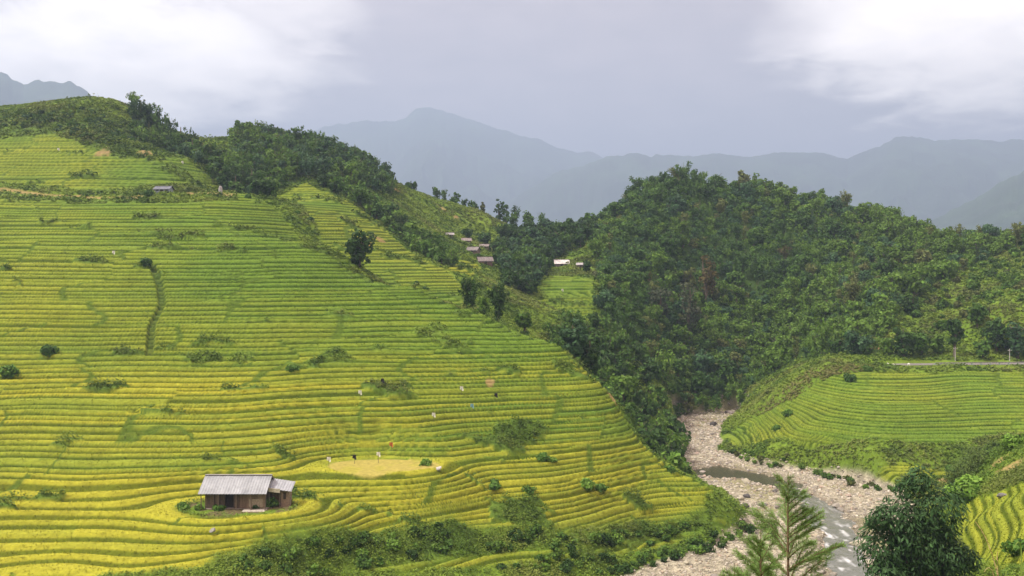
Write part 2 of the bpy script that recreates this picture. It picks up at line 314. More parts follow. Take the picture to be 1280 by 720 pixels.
    return dict(z=z1, rice=rice, rid=rid, shrub=shrub, f=f, k=k, row=row, col=col, ter=ter, pad=pad, yard=yard, gravel=gr, channel=ch, road=rb, dirt=dirt, gully=gl, sg=sg, edgec=edgec, wet=wet)
def far_z(x, y):
    r = np.hypot(x, y); px = 640 + FPX * x / np.maximum(y, 1.0)
    z = 18 + 10 * (fbm(x / 90, y / 90, 81, 3) - 0.5)
    for n, (D, slope, pts) in enumerate(RANGES):
        zc = CAM_H + (HOR - np.interp(px, [p[0] for p in pts], [p[1] for p in pts])) / FPX * D
        zc = zc + D * 0.009 * (fbm(px / 24, px * 0 + n, 91 + n, 6) - 0.5)
        dd = np.abs(y - D + 0.10 * D * (fbm(x / (0.22 * D), y / (0.22 * D), 95 + n, 2) - 0.5))
        gul = np.abs(fbm(x / (0.06 * D), y / (0.07 * D), 97 + n, 5) - 0.5) * 2
        h = zc - slope * dd * (0.8 + 0.5 * gul) 
        h = np.where(y > 5, h, -50)
        z = np.maximum(z, h)
    return z
# colours (albedo)
def field_colour(x, y, M):
    sh = np.shape(x); C = np.zeros(sh + (3,))
    def put(c, w): C[:] = C * (1 - w[..., None]) + np.asarray(c) * w[..., None]
    n1 = fbm(x / 14, y / 14, 101, 4); n2 = fbm(x / 2.2, y / 2.2, 103, 3); n3 = fbm(x / 45, y / 45, 105, 3)
    grass = np.array([0.078, 0.140, 0.014])[None] * (0.65 + 0.8 * n2.ravel())[:, None] + np.array([0.045, 0.035, 0.006])[None] * n1.ravel()[:, None]
    C[:] = grass.reshape(sh + (3,))
    # ripe (yellow) and unripe (green) plots
    pid = _hash(M['row'] * 7 + M['k'].astype(np.int64), M['col'], 111)
    # ripest low on the slope, greener higher up and in a band above the house
    hz = base_z(np.clip(x, -398, 398), np.clip(y, -18, 478))
    ripe = np.interp(hz, [3, 9, 12, 14, 17, 22, 26, 40, 60, 90], [0.68, 0.86, 0.76, 0.34, 0.46, 0.56, 0.20, 0.12, 0.12, 0.10])
    ripe = np.where(M['rid'] == 0, ripe, np.where(M['rid'] == 2, 0.30, np.where(M['rid'] == 3, 0.18, np.where((M['rid'] == 5), 0.12, np.where(M['rid'] == 1, 0.18, 0.48)))))
    ripe = np.clip(ripe + (0.62 - 0.40 * np.where((M['rid'] == 0) | (M['rid'] == 8), sstep(19, 30, hz), 1.0)) * (pid - 0.5) + 0.8 * (n3 - 0.5) + 0.4 * (n1 - 0.5), 0, 1)
    tread = 1 - sstep(0.46, 0.60, M['f']); r3 = ripe[..., None]
    gcol = np.array([0.098, 0.164, 0.020]); ycol = np.array([0.262, 0.262, 0.024])
    crop = gcol * (1 - r3) + ycol * r3
    crop = crop * (0.86 + 0.28 * n2[..., None])
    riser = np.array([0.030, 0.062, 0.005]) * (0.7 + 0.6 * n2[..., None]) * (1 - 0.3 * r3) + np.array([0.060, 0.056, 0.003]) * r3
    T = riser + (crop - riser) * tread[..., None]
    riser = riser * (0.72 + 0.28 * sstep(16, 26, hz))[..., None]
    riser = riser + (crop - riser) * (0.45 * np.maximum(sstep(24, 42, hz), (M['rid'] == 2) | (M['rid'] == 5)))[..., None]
    front = sstep(0.86, 1.0, M['f'])[..., None]
    T = T + (crop - T) * front * 0.85
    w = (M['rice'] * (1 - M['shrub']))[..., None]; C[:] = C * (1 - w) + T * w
    sw = M['shrub'] * 0.9; put([0.060, 0.100, 0.012], M['edgec'] * (1 - M['yard']) * 0.85)
    put([0.068, 0.118, 0.020], sw * (0.4 + 0.9 * n2).clip(0, 1))
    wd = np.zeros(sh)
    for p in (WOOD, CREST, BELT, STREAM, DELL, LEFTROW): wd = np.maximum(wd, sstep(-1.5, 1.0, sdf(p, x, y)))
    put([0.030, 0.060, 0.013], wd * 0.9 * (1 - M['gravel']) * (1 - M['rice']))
    straw = np.array([0.275, 0.240, 0.060]); put(straw, M['pad'] * (0.55 + 0.45 * sstep(0.35, 0.6, n2)))
    put([0.10, 0.085, 0.04], M['yard'] * sstep(0.45, 0.6, n2))
    put([0.30, 0.19, 0.10], M['dirt'] * 0.65)
    put([0.035, 0.06, 0.012], M['gully'] * 0.7)
    # stones of the river bed
    st = vnoise(x / 0.55, y / 0.55, 121); st2 = fbm(x / 5, y / 5, 123, 3)
    G = np.array([0.295, 0.272, 0.195])[None] * (0.45 + 0.85 * st.ravel())[:, None] * (0.75 + 0.5 * st2.ravel())[:, None]
    G = G.reshape(sh + (3,)); w = sstep(0.35, 0.75, M['gravel'] + 0.25 * (n2 - 0.5))[..., None]; C[:] = C * (1 - w) + G * w
    gw = M['gravel'] * sstep(0.56, 0.66, n1) * 0.6 * (M['sg'] < 8); put([0.16, 0.16, 0.05], gw)
    put([0.10, 0.085, 0.05], M['channel'] * 0.7); put([0.13, 0.11, 0.08], M['wet'] * 0.65)
    return C
# ------------------------------------------------------------------ mesh helpers
COL = sc.collection
def new_mesh(name, V, F, mat, cols=None, smooth=False, parent=None, fcols=None):
    """V (n,3), F (m,3) or (m,4) arrays or a list of index tuples -> one linked mesh object."""
    me = bpy.data.meshes.new(name)
    V = np.asarray(V, np.float32)
    if isinstance(F, np.ndarray):
        k = F.shape[1]; me.vertices.add(len(V)); me.vertices.foreach_set('co', V.ravel())
        me.loops.add(F.size); me.loops.foreach_set('vertex_index', F.ravel().astype(np.int32))
        me.polygons.add(len(F)); me.polygons.foreach_set('loop_start', np.arange(0, F.size, k, dtype=np.int32))
        me.update(calc_edges=True)
    else:
        me.from_pydata(V.tolist(), [], F); me.update()
    if cols is not None:
        a = me.color_attributes.new('Col', 'FLOAT_COLOR', 'POINT')
        a.data.foreach_set('color', np.concatenate([cols, np.ones((len(cols), 1))], 1).astype(np.float32).ravel())
    if mat is not None: me.materials.append(mat)
    if smooth: me.polygons.foreach_set('use_smooth', np.ones(len(me.polygons), bool))
    o = bpy.data.objects.new(name, me); COL.objects.link(o)
    if parent is not None: o.parent = parent
    return o
def tag(o, label=None, cat=None, group=None, kind=None):
    if label: o['label'] = label
    if cat: o['category'] = cat
    if group: o['group'] = group
    if kind: o['kind'] = kind
    return o
def mat_attr(name, rough=0.9, fine=6.0, amount=0.35, bump=0.0, transl=0.0, spec=0.2):
    m = bpy.data.materials.new(name); m.use_nodes = True; t = m.node_tree; L = t.links.new
    b = t.nodes['Principled BSDF']; b.inputs['Roughness'].default_value = rough; b.inputs['Specular IOR Level'].default_value = spec
    a = N(t, 'ShaderNodeAttribute'); a.attribute_name = 'Col'
    tc = N(t, 'ShaderNodeTexCoord')
    n = N(t, 'ShaderNodeTexNoise', Scale=fine, Detail=4.0, Roughness=0.65); L(tc.outputs['Object'], n.inputs[0])
    mr = N(t, 'ShaderNodeMapRange'); L(n.outputs[0], mr.inputs[0]); mr.inputs[1].default_value = 0.3; mr.inputs[2].default_value = 0.7
    mr.inputs[3].default_value = 1 - amount; mr.inputs[4].default_value = 1 + amount
    c = mix_col(t, 1.0, a.outputs[0], mr.outputs[0], 'MULTIPLY'); L(c, b.inputs['Base Color'])
    if bump:
        bp = N(t, 'ShaderNodeBump'); bp.inputs['Strength'].default_value = bump; bp.inputs['Distance'].default_value = 0.2
        L(n.outputs[0], bp.inputs['Height']); L(bp.outputs[0], b.inputs['Normal'])
    if transl:
        tr = N(t, 'ShaderNodeBsdfTranslucent'); L(c, tr.inputs[0]); ms = N(t, 'ShaderNodeMixShader'); ms.inputs[0].default_value = transl
        L(b.outputs[0], ms.inputs[1]); L(tr.outputs[0], ms.inputs[2]); L(ms.outputs[0], t.nodes['Material Output'].inputs[0])
    return m
M_GROUND = mat_attr('ground_cover', fine=1.6, amount=0.22, bump=0.6, spec=0.05)
M_STONY = mat_attr('river_stones', fine=3.0, amount=0.35, bump=0.9)
M_LEAF = mat_attr('leaves', rough=0.6, fine=1.5, amount=0.12, transl=0.28, spec=0.12)
M_STRAW = mat_attr('rice_blades', rough=0.7, fine=0.4, amount=0.1, transl=0.3, spec=0.05)
M_BARK = mat_attr('bark', fine=8.0, amount=0.35, bump=0.5)
M_ROCK = mat_attr('rock', fine=3.5, amount=0.28, bump=0.8, spec=0.3)
M_FAR = mat_attr('far_woodland', fine=0.03, amount=0.3)
# ------------------------------------------------------------------ the ground sheet
def build_ground():
    th = np.concatenate([np.linspace(-75, -33, 60)[:-1], np.linspace(-33, 33, 960), np.linspace(33, 75, 60)[1:]])
    th = np.radians(th)
    r = np.concatenate([np.geomspace(2.5, 60, 60)[:-1], np.geomspace(60, 92, 90)[:-1], np.geomspace(92, 235, 660)[:-1], np.geomspace(235, 420, 240)[:-1], np.geomspace(420, 12000, 520)])
    TH, RR = np.meshgrid(th, r); X = RR * np.sin(TH); Y = RR * np.cos(TH)
    near = RR < 440
    M = {k: v for k, v in ground(X, Y, True).items()}
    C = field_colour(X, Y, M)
    zf = far_z(X, Y); w = sstep(390, 470, RR + 0 * X); inside = sstep(300, 380, np.abs(X))
    w = np.maximum(w, inside * sstep(300, 420, RR)); w = np.where(Y > 472, 1.0, w)
    Zg = M['z'] * (1 - w) + np.minimum(zf, 9e9) * w
    fc = np.array([0.030, 0.055, 0.022]) * (0.3 + 1.5 * fbm(X / 160, Y / 160, 131, 5))[..., None]
    C = C * (1 - w[..., None]) + fc * w[..., None]
    # scatter of single plants in the crop gives the canopy its grain
    jit = rng.random(X.shape) - 0.5
    Zg = Zg + jit * np.where(near, 0.045 * M['ter'] + 0.16 * (1 - M['rice']) * (1 - M['gravel']) * (1 - M['road']), 0) * (RR > 60)
    C = C * (1 + 0.16 * (rng.random(X.shape) - 0.5) * near)[..., None]
    nr, nc = X.shape; V = np.stack([X, Y, Zg], -1).reshape(-1, 3); Cf = C.reshape(-1, 3)
    ii = np.arange(nr * nc).reshape(nr, nc)
    F = np.stack([ii[:-1, :-1], ii[:-1, 1:], ii[1:, 1:], ii[1:, :-1]], -1)
    fm = lambda A: (A[:-1, :-1] + A[1:, 1:]) * 0.5
    gx, gw = fm(M['gravel']), fm(w); xx, yy = fm(X), fm(Y)
    reg = np.where(gw > 0.5, 3, np.where(gx > 0.5, 2, np.where((xx > -5 + 0.06 * yy) & (yy > 130 + 0 * xx) & (fm(line_dist(WATER[::-1] + [plane(880, 540), plane(885, 515)], X, Y)) > 0), 1, 0)))
    # right bank: everything east of the stream and of the wooded valley
    split_x = np.interp(yy, [0, 60, 113, 140, 165, 200, 235, 300, 450], [8, 20, 30, 44, 30, 32, 22, 30, 60]); reg = np.where(reg >= 2, reg, np.where(xx > split_x, 1, 0))
    for k, (nm, lab, mt) in enumerate((('terraced_hillside', 'terraced hillside of ripening rice on the left of the valley', M_GROUND), ('valley_slope', 'green valley side right of the stony river', M_GROUND),
                                      ('riverbed', 'pale stony riverbed winding between the slopes', M_STONY), ('mountain', 'hazy mountain ranges closing the valley', M_FAR))):
        Fk = F[reg == k]; used = np.unique(Fk); mp = np.full(len(V), -1, np.int64); mp[used] = np.arange(len(used))
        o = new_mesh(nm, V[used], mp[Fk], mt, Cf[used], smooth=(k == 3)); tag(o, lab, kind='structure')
build_ground()
def build_water():
    xs = np.arange(10, 62, 0.3); ys = np.arange(85, 185, 0.3); X, Y = np.meshgrid(xs, ys)
    ld, lw = line_dist(WATER, X, Y, WATER_W); keep = ld < lw * 1.5 + 1
    # shallow rapids below the pool: broken, rippled and white in places
    rap = sstep(163, 150, Y); ZZ = -0.22 + 0.10 * rap * (fbm(X / 0.9, Y / 1.6, 141, 3) - 0.5) + 0.006 * (vnoise(X / 0.5, Y / 0.5, 142) - 0.5)
    foam = rap * sstep(0.50, 0.78, fbm(X / 0.7, Y / 1.5, 143, 5)) * (0.35 + 0.9 * vnoise(X / 0.35, Y / 0.45, 146)) * (0.35 + 0.65 * sstep(0.4, 0.6, vnoise(X / 9, Y / 7, 144)))
    C = np.array([0.045, 0.046, 0.022]) * (1 - rap[..., None]) + np.array([0.115, 0.12, 0.10]) * rap[..., None]
    C = C * (1 - foam[..., None]) + np.array([0.55, 0.57, 0.58]) * foam[..., None]
    ii = np.arange(X.size).reshape(X.shape); F = np.stack([ii[:-1, :-1], ii[:-1, 1:], ii[1:, 1:], ii[1:, :-1]], -1)
    k = keep[:-1, :-1]; V = np.stack([X, Y, ZZ], -1).reshape(-1, 3)
    m = mat_attr('river_water', rough=0.18, fine=2.0, amount=0.1, bump=0.25, spec=0.5)
    o = new_mesh('river', V, F[k], m, C.reshape(-1, 3), smooth=True); tag(o, 'shallow river running over stones', kind='structure')
build_water()
# ------------------------------------------------------------------ plants
def unit(v): return v / (np.linalg.norm(v, axis=-1, keepdims=True) + 1e-9)
def leaf_quads(c, n, s, col, aspect=0.6, t=None, curl=0.0):
    """Diamond shaped leaf clumps: centres c, facing n, half length s (array), colours per leaf."""
    m = len(c); r = rng.normal(size=(m, 3)) if t is None else t
    t_ = unit(r - (r * n).sum(-1, keepdims=True) * n); b = np.cross(n, t_); s = np.broadcast_to(np.asarray(s, float), (m,))[:, None]
    P = np.stack([c - t_ * s, c + b * s * aspect + n * s * curl, c + t_ * s, c - b * s * aspect + n * s * curl], 1).reshape(-1, 3)
    F = np.arange(4 * m).reshape(m, 4); return P, F, np.repeat(col, 4, 0)
def vary(col, m, amt=0.28):
    k = 1 + amt * (rng.random((m, 1)) * 2 - 1); w = 1 + 0.12 * (rng.random((m, 3)) - 0.5)
    return np.asarray(col)[None] * k * w
def crown_round(R, H, z0, col, leaf=0.5, n=320, lobes=None, flat=1.0):
    """Uneven crown: leaf clumps on a dozen lobes of different size, more of them above than below."""
    lobes = lobes or int(rng.integers(9, 14)); out = []
    L = unit(rng.normal(size=(lobes, 3)) * [1, 1, 0.9] + [0, 0, 0.08]); rad = (0.35 + 0.4 * rng.random(lobes)) * R * 0.62
    ctr = L * (R - rad * 0.75)[:, None] * (0.55 + 0.5 * rng.random((lobes, 1))) * [1, 1, H / (2 * R)] + [0, 0, z0 + H * 0.5]
    ctr = np.concatenate([ctr, [[0, 0, z0 + H * 0.55], [0, 0, z0 + H * 0.27]]]); rad = np.append(rad, [R * 0.55, R * 0.58])
    w = rad ** 2 / (rad ** 2).sum(); k = rng.choice(len(rad), n, p=w)
    d = unit(rng.normal(size=(n, 3)) + [0, 0, 0.35]); rr = rad[k] * (0.72 + 0.38 * rng.random(n))
    c = ctr[k] + d * rr[:, None] * [1, 1, 0.85]; nn = unit(d + 0.45 * rng.normal(size=(n, 3)))
    tint = 1 + 0.30 * (rng.random(len(rad)) - 0.5)
    cc = vary(col, n) * tint[k][:, None]
    return leaf_quads(c, nn, leaf * (0.6 + 0.7 * rng.random(n)), cc, 0.7)
def crown_plumes(R, H, z0, col, leaf=0.5, n=360, culms=13, droop=0.5):
    """Bamboo-like crown: arching plumes that rise together and droop at the tip."""
    az = rng.random(culms) * 2 * np.pi; lean = (0.25 + 0.75 * rng.random(culms)) * R; hh = H * (0.72 + 0.28 * rng.random(culms)) * (1 - 0.25 * (lean / R) ** 2)
    k = rng.integers(0, culms, n); t = 0.15 + 0.85 * rng.random(n) ** 0.8
    rad = lean[k] * t ** 1.7; z = z0 + hh[k] * (t - droop * 0.35 * t ** 4)
    c = np.stack([np.cos(az[k]) * rad, np.sin(az[k]) * rad, z], 1) + rng.normal(size=(n, 3)) * (R * 0.13) * (1.15 - 0.6 * t)[:, None]
    dirv = np.stack([np.cos(az[k]), np.sin(az[k]), 0.4 - 1.5 * t], 1) + 0.7 * rng.normal(size=(n, 3))
    nn = unit(np.stack([np.cos(az[k]), np.sin(az[k]), 0.7 + 0 * t], 1) + 0.7 * rng.normal(size=(n, 3)))
    tint = 1 + 0.3 * (rng.random(culms) - 0.5)
    return leaf_quads(c, nn, leaf * (0.6 + 0.7 * rng.random(n)), vary(col, n) * tint[k][:, None], 0.38, unit(dirv))
def join(parts):
    V, F, C, o = [], [], [], 0
    for v, f, c in parts: V.append(v); F.append(f + o); C.append(c); o += len(v)
    return np.concatenate(V), np.concatenate(F), np.concatenate(C)
def tube(path, rad, col, sides=7):
    """Tapered tube along a path of points."""
    path = np.asarray(path, float); n = len(path); V = []
    for i in range(n):
        d = unit(path[min(i + 1, n - 1)] - path[max(i - 1, 0)]); a = np.cross(d, [0.31, 0.95, 0.05]); a = unit(a); b = np.cross(d, a)
        th = np.arange(sides) / sides * 2 * np.pi; V.append(path[i] + rad[i] * (np.cos(th)[:, None] * a + np.sin(th)[:, None] * b))
    V = np.concatenate(V); F = []
    for i in range(n - 1):
        for j in range(sides): F.append((i * sides + j, i * sides + (j + 1) % sides, (i + 1) * sides + (j + 1) % sides, (i + 1) * sides + j))
    return V, np.array(F), np.repeat(np.asarray(col)[None] * 1.0, len(V), 0)
BARK = (0.115, 0.095, 0.07)
def trunk_shape(h, r0, R, z_top, limbs=4):
    """A tapered, slightly bent trunk with limbs that reach into the crown."""
    b = rng.normal(size=2) * 0.05 * h; P = [tube([(0, 0, -0.4), (b[0] * .3, b[1] * .3, h * .35), (b[0], b[1], h * .75), (b[0] * 1.2, b[1] * 1.2, h)], [r0, r0 * .8, r0 * .5, r0 * .2], BARK, 6)]
    for k in range(limbs):
        a = rng.random() * 6.283; z = h * (0.45 + 0.35 * rng.random()); l = R * (0.5 + 0.3 * rng.random())
        P.append(tube([(b[0] * .6, b[1] * .6, z), (math.cos(a) * l * .5, math.sin(a) * l * .5, z + l * .35), (math.cos(a) * l, math.sin(a) * l, z + l * .8)], [r0 * .4, r0 * .28, r0 * .08], BARK, 5))
    return join(P)
DARK, MID, LIGHT, BLUISH, OLIVE, RUST = (0.040, 0.086, 0.018), (0.066, 0.134, 0.021), (0.108, 0.196, 0.028), (0.050, 0.106, 0.042), (0.105, 0.130, 0.036), (0.112, 0.100, 0.036)
def tree_shape(kind, R, h, col, leaf, n):
    if kind == 'bamboo': return crown_plumes(R, h, 0.1 * h, col, leaf, n)
    if kind == 'tall': return crown_round(R, h * 0.85, 0.15 * h, col, leaf, n, lobes=14)
    return crown_round(R, h * 1.02, -0.02 * h, col, leaf, n)
def plant_tree(name, x, y, R, h, kind, col, label, cat='tree', group=None, leaf=0.5, n=340, trunk=True, z=None):
    z = float(ground(np.array([x]), np.array([y]))[0]) if z is None else z
    root = bpy.data.objects.new(name, None); COL.objects.link(root); root.location = (x, y, z - 0.15); tag(root, label, cat, group)
    V, F, C = tree_shape(kind, R, h, col, leaf, n)
    new_mesh('crown', V, F, M_LEAF, C, parent=root)
    if trunk:
        if kind == 'bamboo':
            P = [];
            for k in range(6):
                a = rng.random() * 6.283; l = R * (0.2 + 0.4 * rng.random())
                P.append(tube([(0.2 * math.cos(a), 0.2 * math.sin(a), -0.3), (l * .25 * math.cos(a), l * .25 * math.sin(a), h * .45), (l * math.cos(a), l * math.sin(a), h * .85)], [0.07, 0.055, 0.02], (0.12, 0.15, 0.05), 5))
            T = join(P); nm = 'culm'
        else: T = trunk_shape(h * 0.8, 0.035 * h, R, h); nm = 'trunk'
        new_mesh(nm, T[0], T[1], M_BARK, T[2], parent=root, smooth=True)
    return root
def at_depth(px, d): return (px - 640) / FPX * d, d
def tree_by_top(name, px, d, top, R, kind, col, label, **kw):
    x, y = at_depth(px, d); z = float(ground(np.array([x]), np.array([y]))[0]); h = max(CAM_H + (HOR - top) / FPX * d - z, 1.2)
    return plant_tree(name, x, y, R, h, kind, col, label, z=z, **kw)
# ---- the dense wood on the right-hand hill
def darts(poly, rmin, rmax, tries, seed, keep=None, pw=1.6):
    g = np.random.default_rng(seed); lo, hi = poly.min(0), poly.max(0); P = np.empty((0, 3))
    X = g.random((tries, 2)) * (hi - lo) + lo; rr = rmin + (rmax - rmin) * g.random(tries) ** pw; ok = sdf(poly, X[:, 0], X[:, 1]) > 0
    if keep is not None: ok &= keep(X[:, 0], X[:, 1])
    pts = []
    cell = {}
    for (x, y), r_ in zip(X[ok], rr[ok]):
        i, j = int(x // 6), int(y // 6); bad = False
        for a in (-1, 0, 1):
            for b in (-1, 0, 1):
                for (u, v, w) in cell.get((i + a, j + b), ()):
                    if (u - x) ** 2 + (v - y) ** 2 < (0.56 * (w + r_)) ** 2: bad = True; break
        if not bad: cell.setdefault((i, j), []).append((x, y, r_)); pts.append((x, y, r_))
    return np.array(pts)
def seen(x, y, h):
    """True where the top of something h tall is not hidden behind the ground."""
    z = base_z(x, y) + h; ok = np.ones(len(x), bool)
    for f in np.linspace(0.25, 0.97, 60): ok &= base_z(x * f, y * f) < CAM_H + (z - CAM_H) * f
    return ok
def build_wood():
    not_patch = lambda x, y: (sdf(RICE[3], x, y) < -2.0)
    P = darts(WOOD, 1.4, 4.5, 90000, 11, not_patch, 2.3)
    edge = np.interp(P[:, 0] / P[:, 1], [0.09, 0.19], [0.5, 1.0]); h = edge * P[:, 2] * (1.7 + 0.7 * vnoise(P[:, 0] / 5, P[:, 1] / 5, 151)); P = P[seen(P[:, 0], P[:, 1], h)]
    P = P[np.argsort(-P[:, 2] / P[:, 1])]
    mass = []; kinds = ['round', 'bamboo']
    for i, (x, y, r_) in enumerate(P):
        u = vnoise(x / 9, y / 9, 161); v = float(_hash(np.int64(i), np.int64(3), 171)); lightband = float(fbm(x / 30, y / 30, 163, 2))
        kind = 'bamboo' if u + 0.35 * (v - 0.5) > 0.62 else 'round'; h = r_ * (1.75 + 0.6 * v) * (1.4 if (i * 7) % 23 == 0 else 1.0) * float(np.interp(x / y, [0.09, 0.19], [0.6, 1.0]))
        if kind == 'bamboo': h *= 1.15
        col = np.array(DARK) * (1 - v) + np.array(MID) * v; east = x / y - 0.27
        if v > 0.62: col = np.array(MID)
        if v > 0.80 or lightband + 0.25 * (v - .5) + 0.6 * min(max(east, -0.1), 0.25) > 0.60: col = np.array(LIGHT) * (0.7 + 0.3 * u)
        if 0.28 < v < 0.42: col = np.array(BLUISH)
        if 0.93 < v < 0.985: col = np.array(OLIVE)
        if v > 0.997: col = np.array(RUST) * 0.8
        col = col * 1.18
        n = int(np.clip(72 * r_ ** 1.75, 120, 900)); leaf = 0.24 + 0.055 * r_
        zone = 'on the crest of the wooded hill' if y > 318 else ('at the foot of the wooded hill' if y < 246 else 'halfway up the wooded hill')
        if i < 300:
            tint = 'rust tinged' if v > 0.997 else ('olive' if 0.93 < v < 0.985 else ('light green' if col[1] > 0.09 else ('mid green' if col[1] > 0.06 else 'dark green')))
            lab = '%s %s %s' % (tint, 'bamboo clump' if kind == 'bamboo' else 'round crowned tree in dense wood', zone)
            plant_tree('bamboo_clump' if kind == 'bamboo' else 'broadleaf_tree', x, y, r_, h, kind, col, lab, cat='bamboo' if kind == 'bamboo' else 'tree', group=lab.replace('tree', 'trees').replace('clump', 'clumps'), leaf=leaf, n=n)
        else:
            z = float(base_z(x, y)); V, F, C = tree_shape(kind, r_, h, col, leaf, n); mass.append((V + [x, y, z - 0.2], F, C))
    V, F, C = join(mass); o = new_mesh('forest', V, F, M_LEAF, C); tag(o, 'smaller trees filling the dense wood on the right hill', kind='stuff')
    print('wood', len(P))
build_wood()
# ---- stands on the left-hand ridges and in the side valley
def stand(poly, rmin, rmax, tries, seed, name, label, group, cols, hk=2.1, bam=0.5, cap=999):
    P = darts(poly, rmin, rmax, tries, seed); P = P[seen(P[:, 0], P[:, 1], P[:, 2] * hk)][:cap]
    for i, (x, y, r_) in enumerate(P):
        v = rng.random(); c = np.array(cols[int(v * len(cols)) % len(cols)]) * (0.85 + 0.3 * rng.random()); kind = 'bamboo' if rng.random() < bam else 'round'
        plant_tree(name, x, y, r_, r_ * hk * (0.85 + 0.3 * rng.random()), kind, c, label, group=group, leaf=0.30 + 0.07 * r_, n=int(np.clip(48 * r_ ** 1.75, 90, 520)))
    print(name, len(P))
stand(CREST, 1.8, 3.4, 9000, 21, 'ridge_tree', 'tree in the thick stand crowning the hill behind the left terraces', 'trees crowning the hill behind the left terraces', [DARK, BLUISH, MID, MID, LIGHT], 2.4, 0.6)
stand(BELT, 1.8, 3.2, 3000, 22, 'hillside_tree', 'tree in the wooded belt running down between two grassy spurs', 'trees in the belt between two grassy spurs', [DARK, MID, MID, LIGHT], 2.0, 0.35)
stand(STREAM, 1.6, 3.2, 3000, 23, 'streamside_tree', 'bushy tree in the gully between left terraces and wooded hill', 'trees in the gully beside the left terraces', [MID, DARK, MID, LIGHT], 2.0, 0.4)
stand(DELL, 2.1, 3.8, 8000, 24, 'valley_tree', 'tree in the dark grove at the head of the side valley', 'trees at the head of the side valley', [DARK, DARK, MID, BLUISH], 2.0, 0.3)
stand(LEFTROW, 1.7, 2.9, 4000, 25, 'ridgeline_tree', 'feathery tree in the row lining the crest of the left terraced hill', 'trees lining the crest of the left terraced hill', [MID, DARK, LIGHT, BLUISH], 2.5, 0.65)
for px, d, top, R_, kd, cl in ((176,287,119,2.4,'bamboo',DARK),(186,290,123,2.6,'bamboo',DARK),(196,284,121,2.2,'bamboo',MID),(206,282,131,2.8,'bamboo',MID),(216,279,137,2.6,'bamboo',DARK),(226,276,146,2.8,'round',MID),(236,272,152,3.0,'bamboo',DARK),(247,270,158,2.6,'bamboo',DARK),(254,263,170,2.8,'round',MID),(264,262,171,2.6,'bamboo',MID),(272,258,178,3.0,'round',DARK),(284,254,180,2.6,'bamboo',LIGHT),(294,252,186,2.8,'bamboo',MID),(304,249,192,3.0,'bamboo',MID),(314,246,198,2.6,'round',DARK),(240,264,165,2.6,'round',MID),(222,270,156,2.4,'bamboo',MID),(282,246,200,2.4,'round',DARK),(296,242,208,2.4,'round',MID)):
    tree_by_top('ridgeline_tree', px, d, top, R_, kd, cl, 'feathery tree in the row lining the crest of the left terraced hill', cat='tree', group='trees lining the crest of the left terraced hill', leaf=0.5, n=420)
for px, d, top, R_, kd, cl in ((512,350,222,2.6,'round',DARK),(518,350,224,2.2,'bamboo',DARK),(545,352,231,2.4,'round',MID),(556,352,232,2.6,'bamboo',MID),(568,351,238,2.6,'round',MID),(580,348,246,2.4,'bamboo',DARK),(592,345,250,2.4,'round',MID),(603,349,250,1.2,'tall',OLIVE),(624,352,245,2.6,'round',DARK),(632,350,252,2.2,'round',DARK),(645,352,250,2.4,'bamboo',DARK),(660,352,256,2.8,'round',MID),(676,351,260,2.6,'bamboo',MID)):
    tree_by_top('spur_tree', px, d, top, R_, kd, cl, 'tree standing against the far mountain on the grassy spur', cat='tree', group='trees along the skyline of the grassy spur', leaf=0.5, n=300)
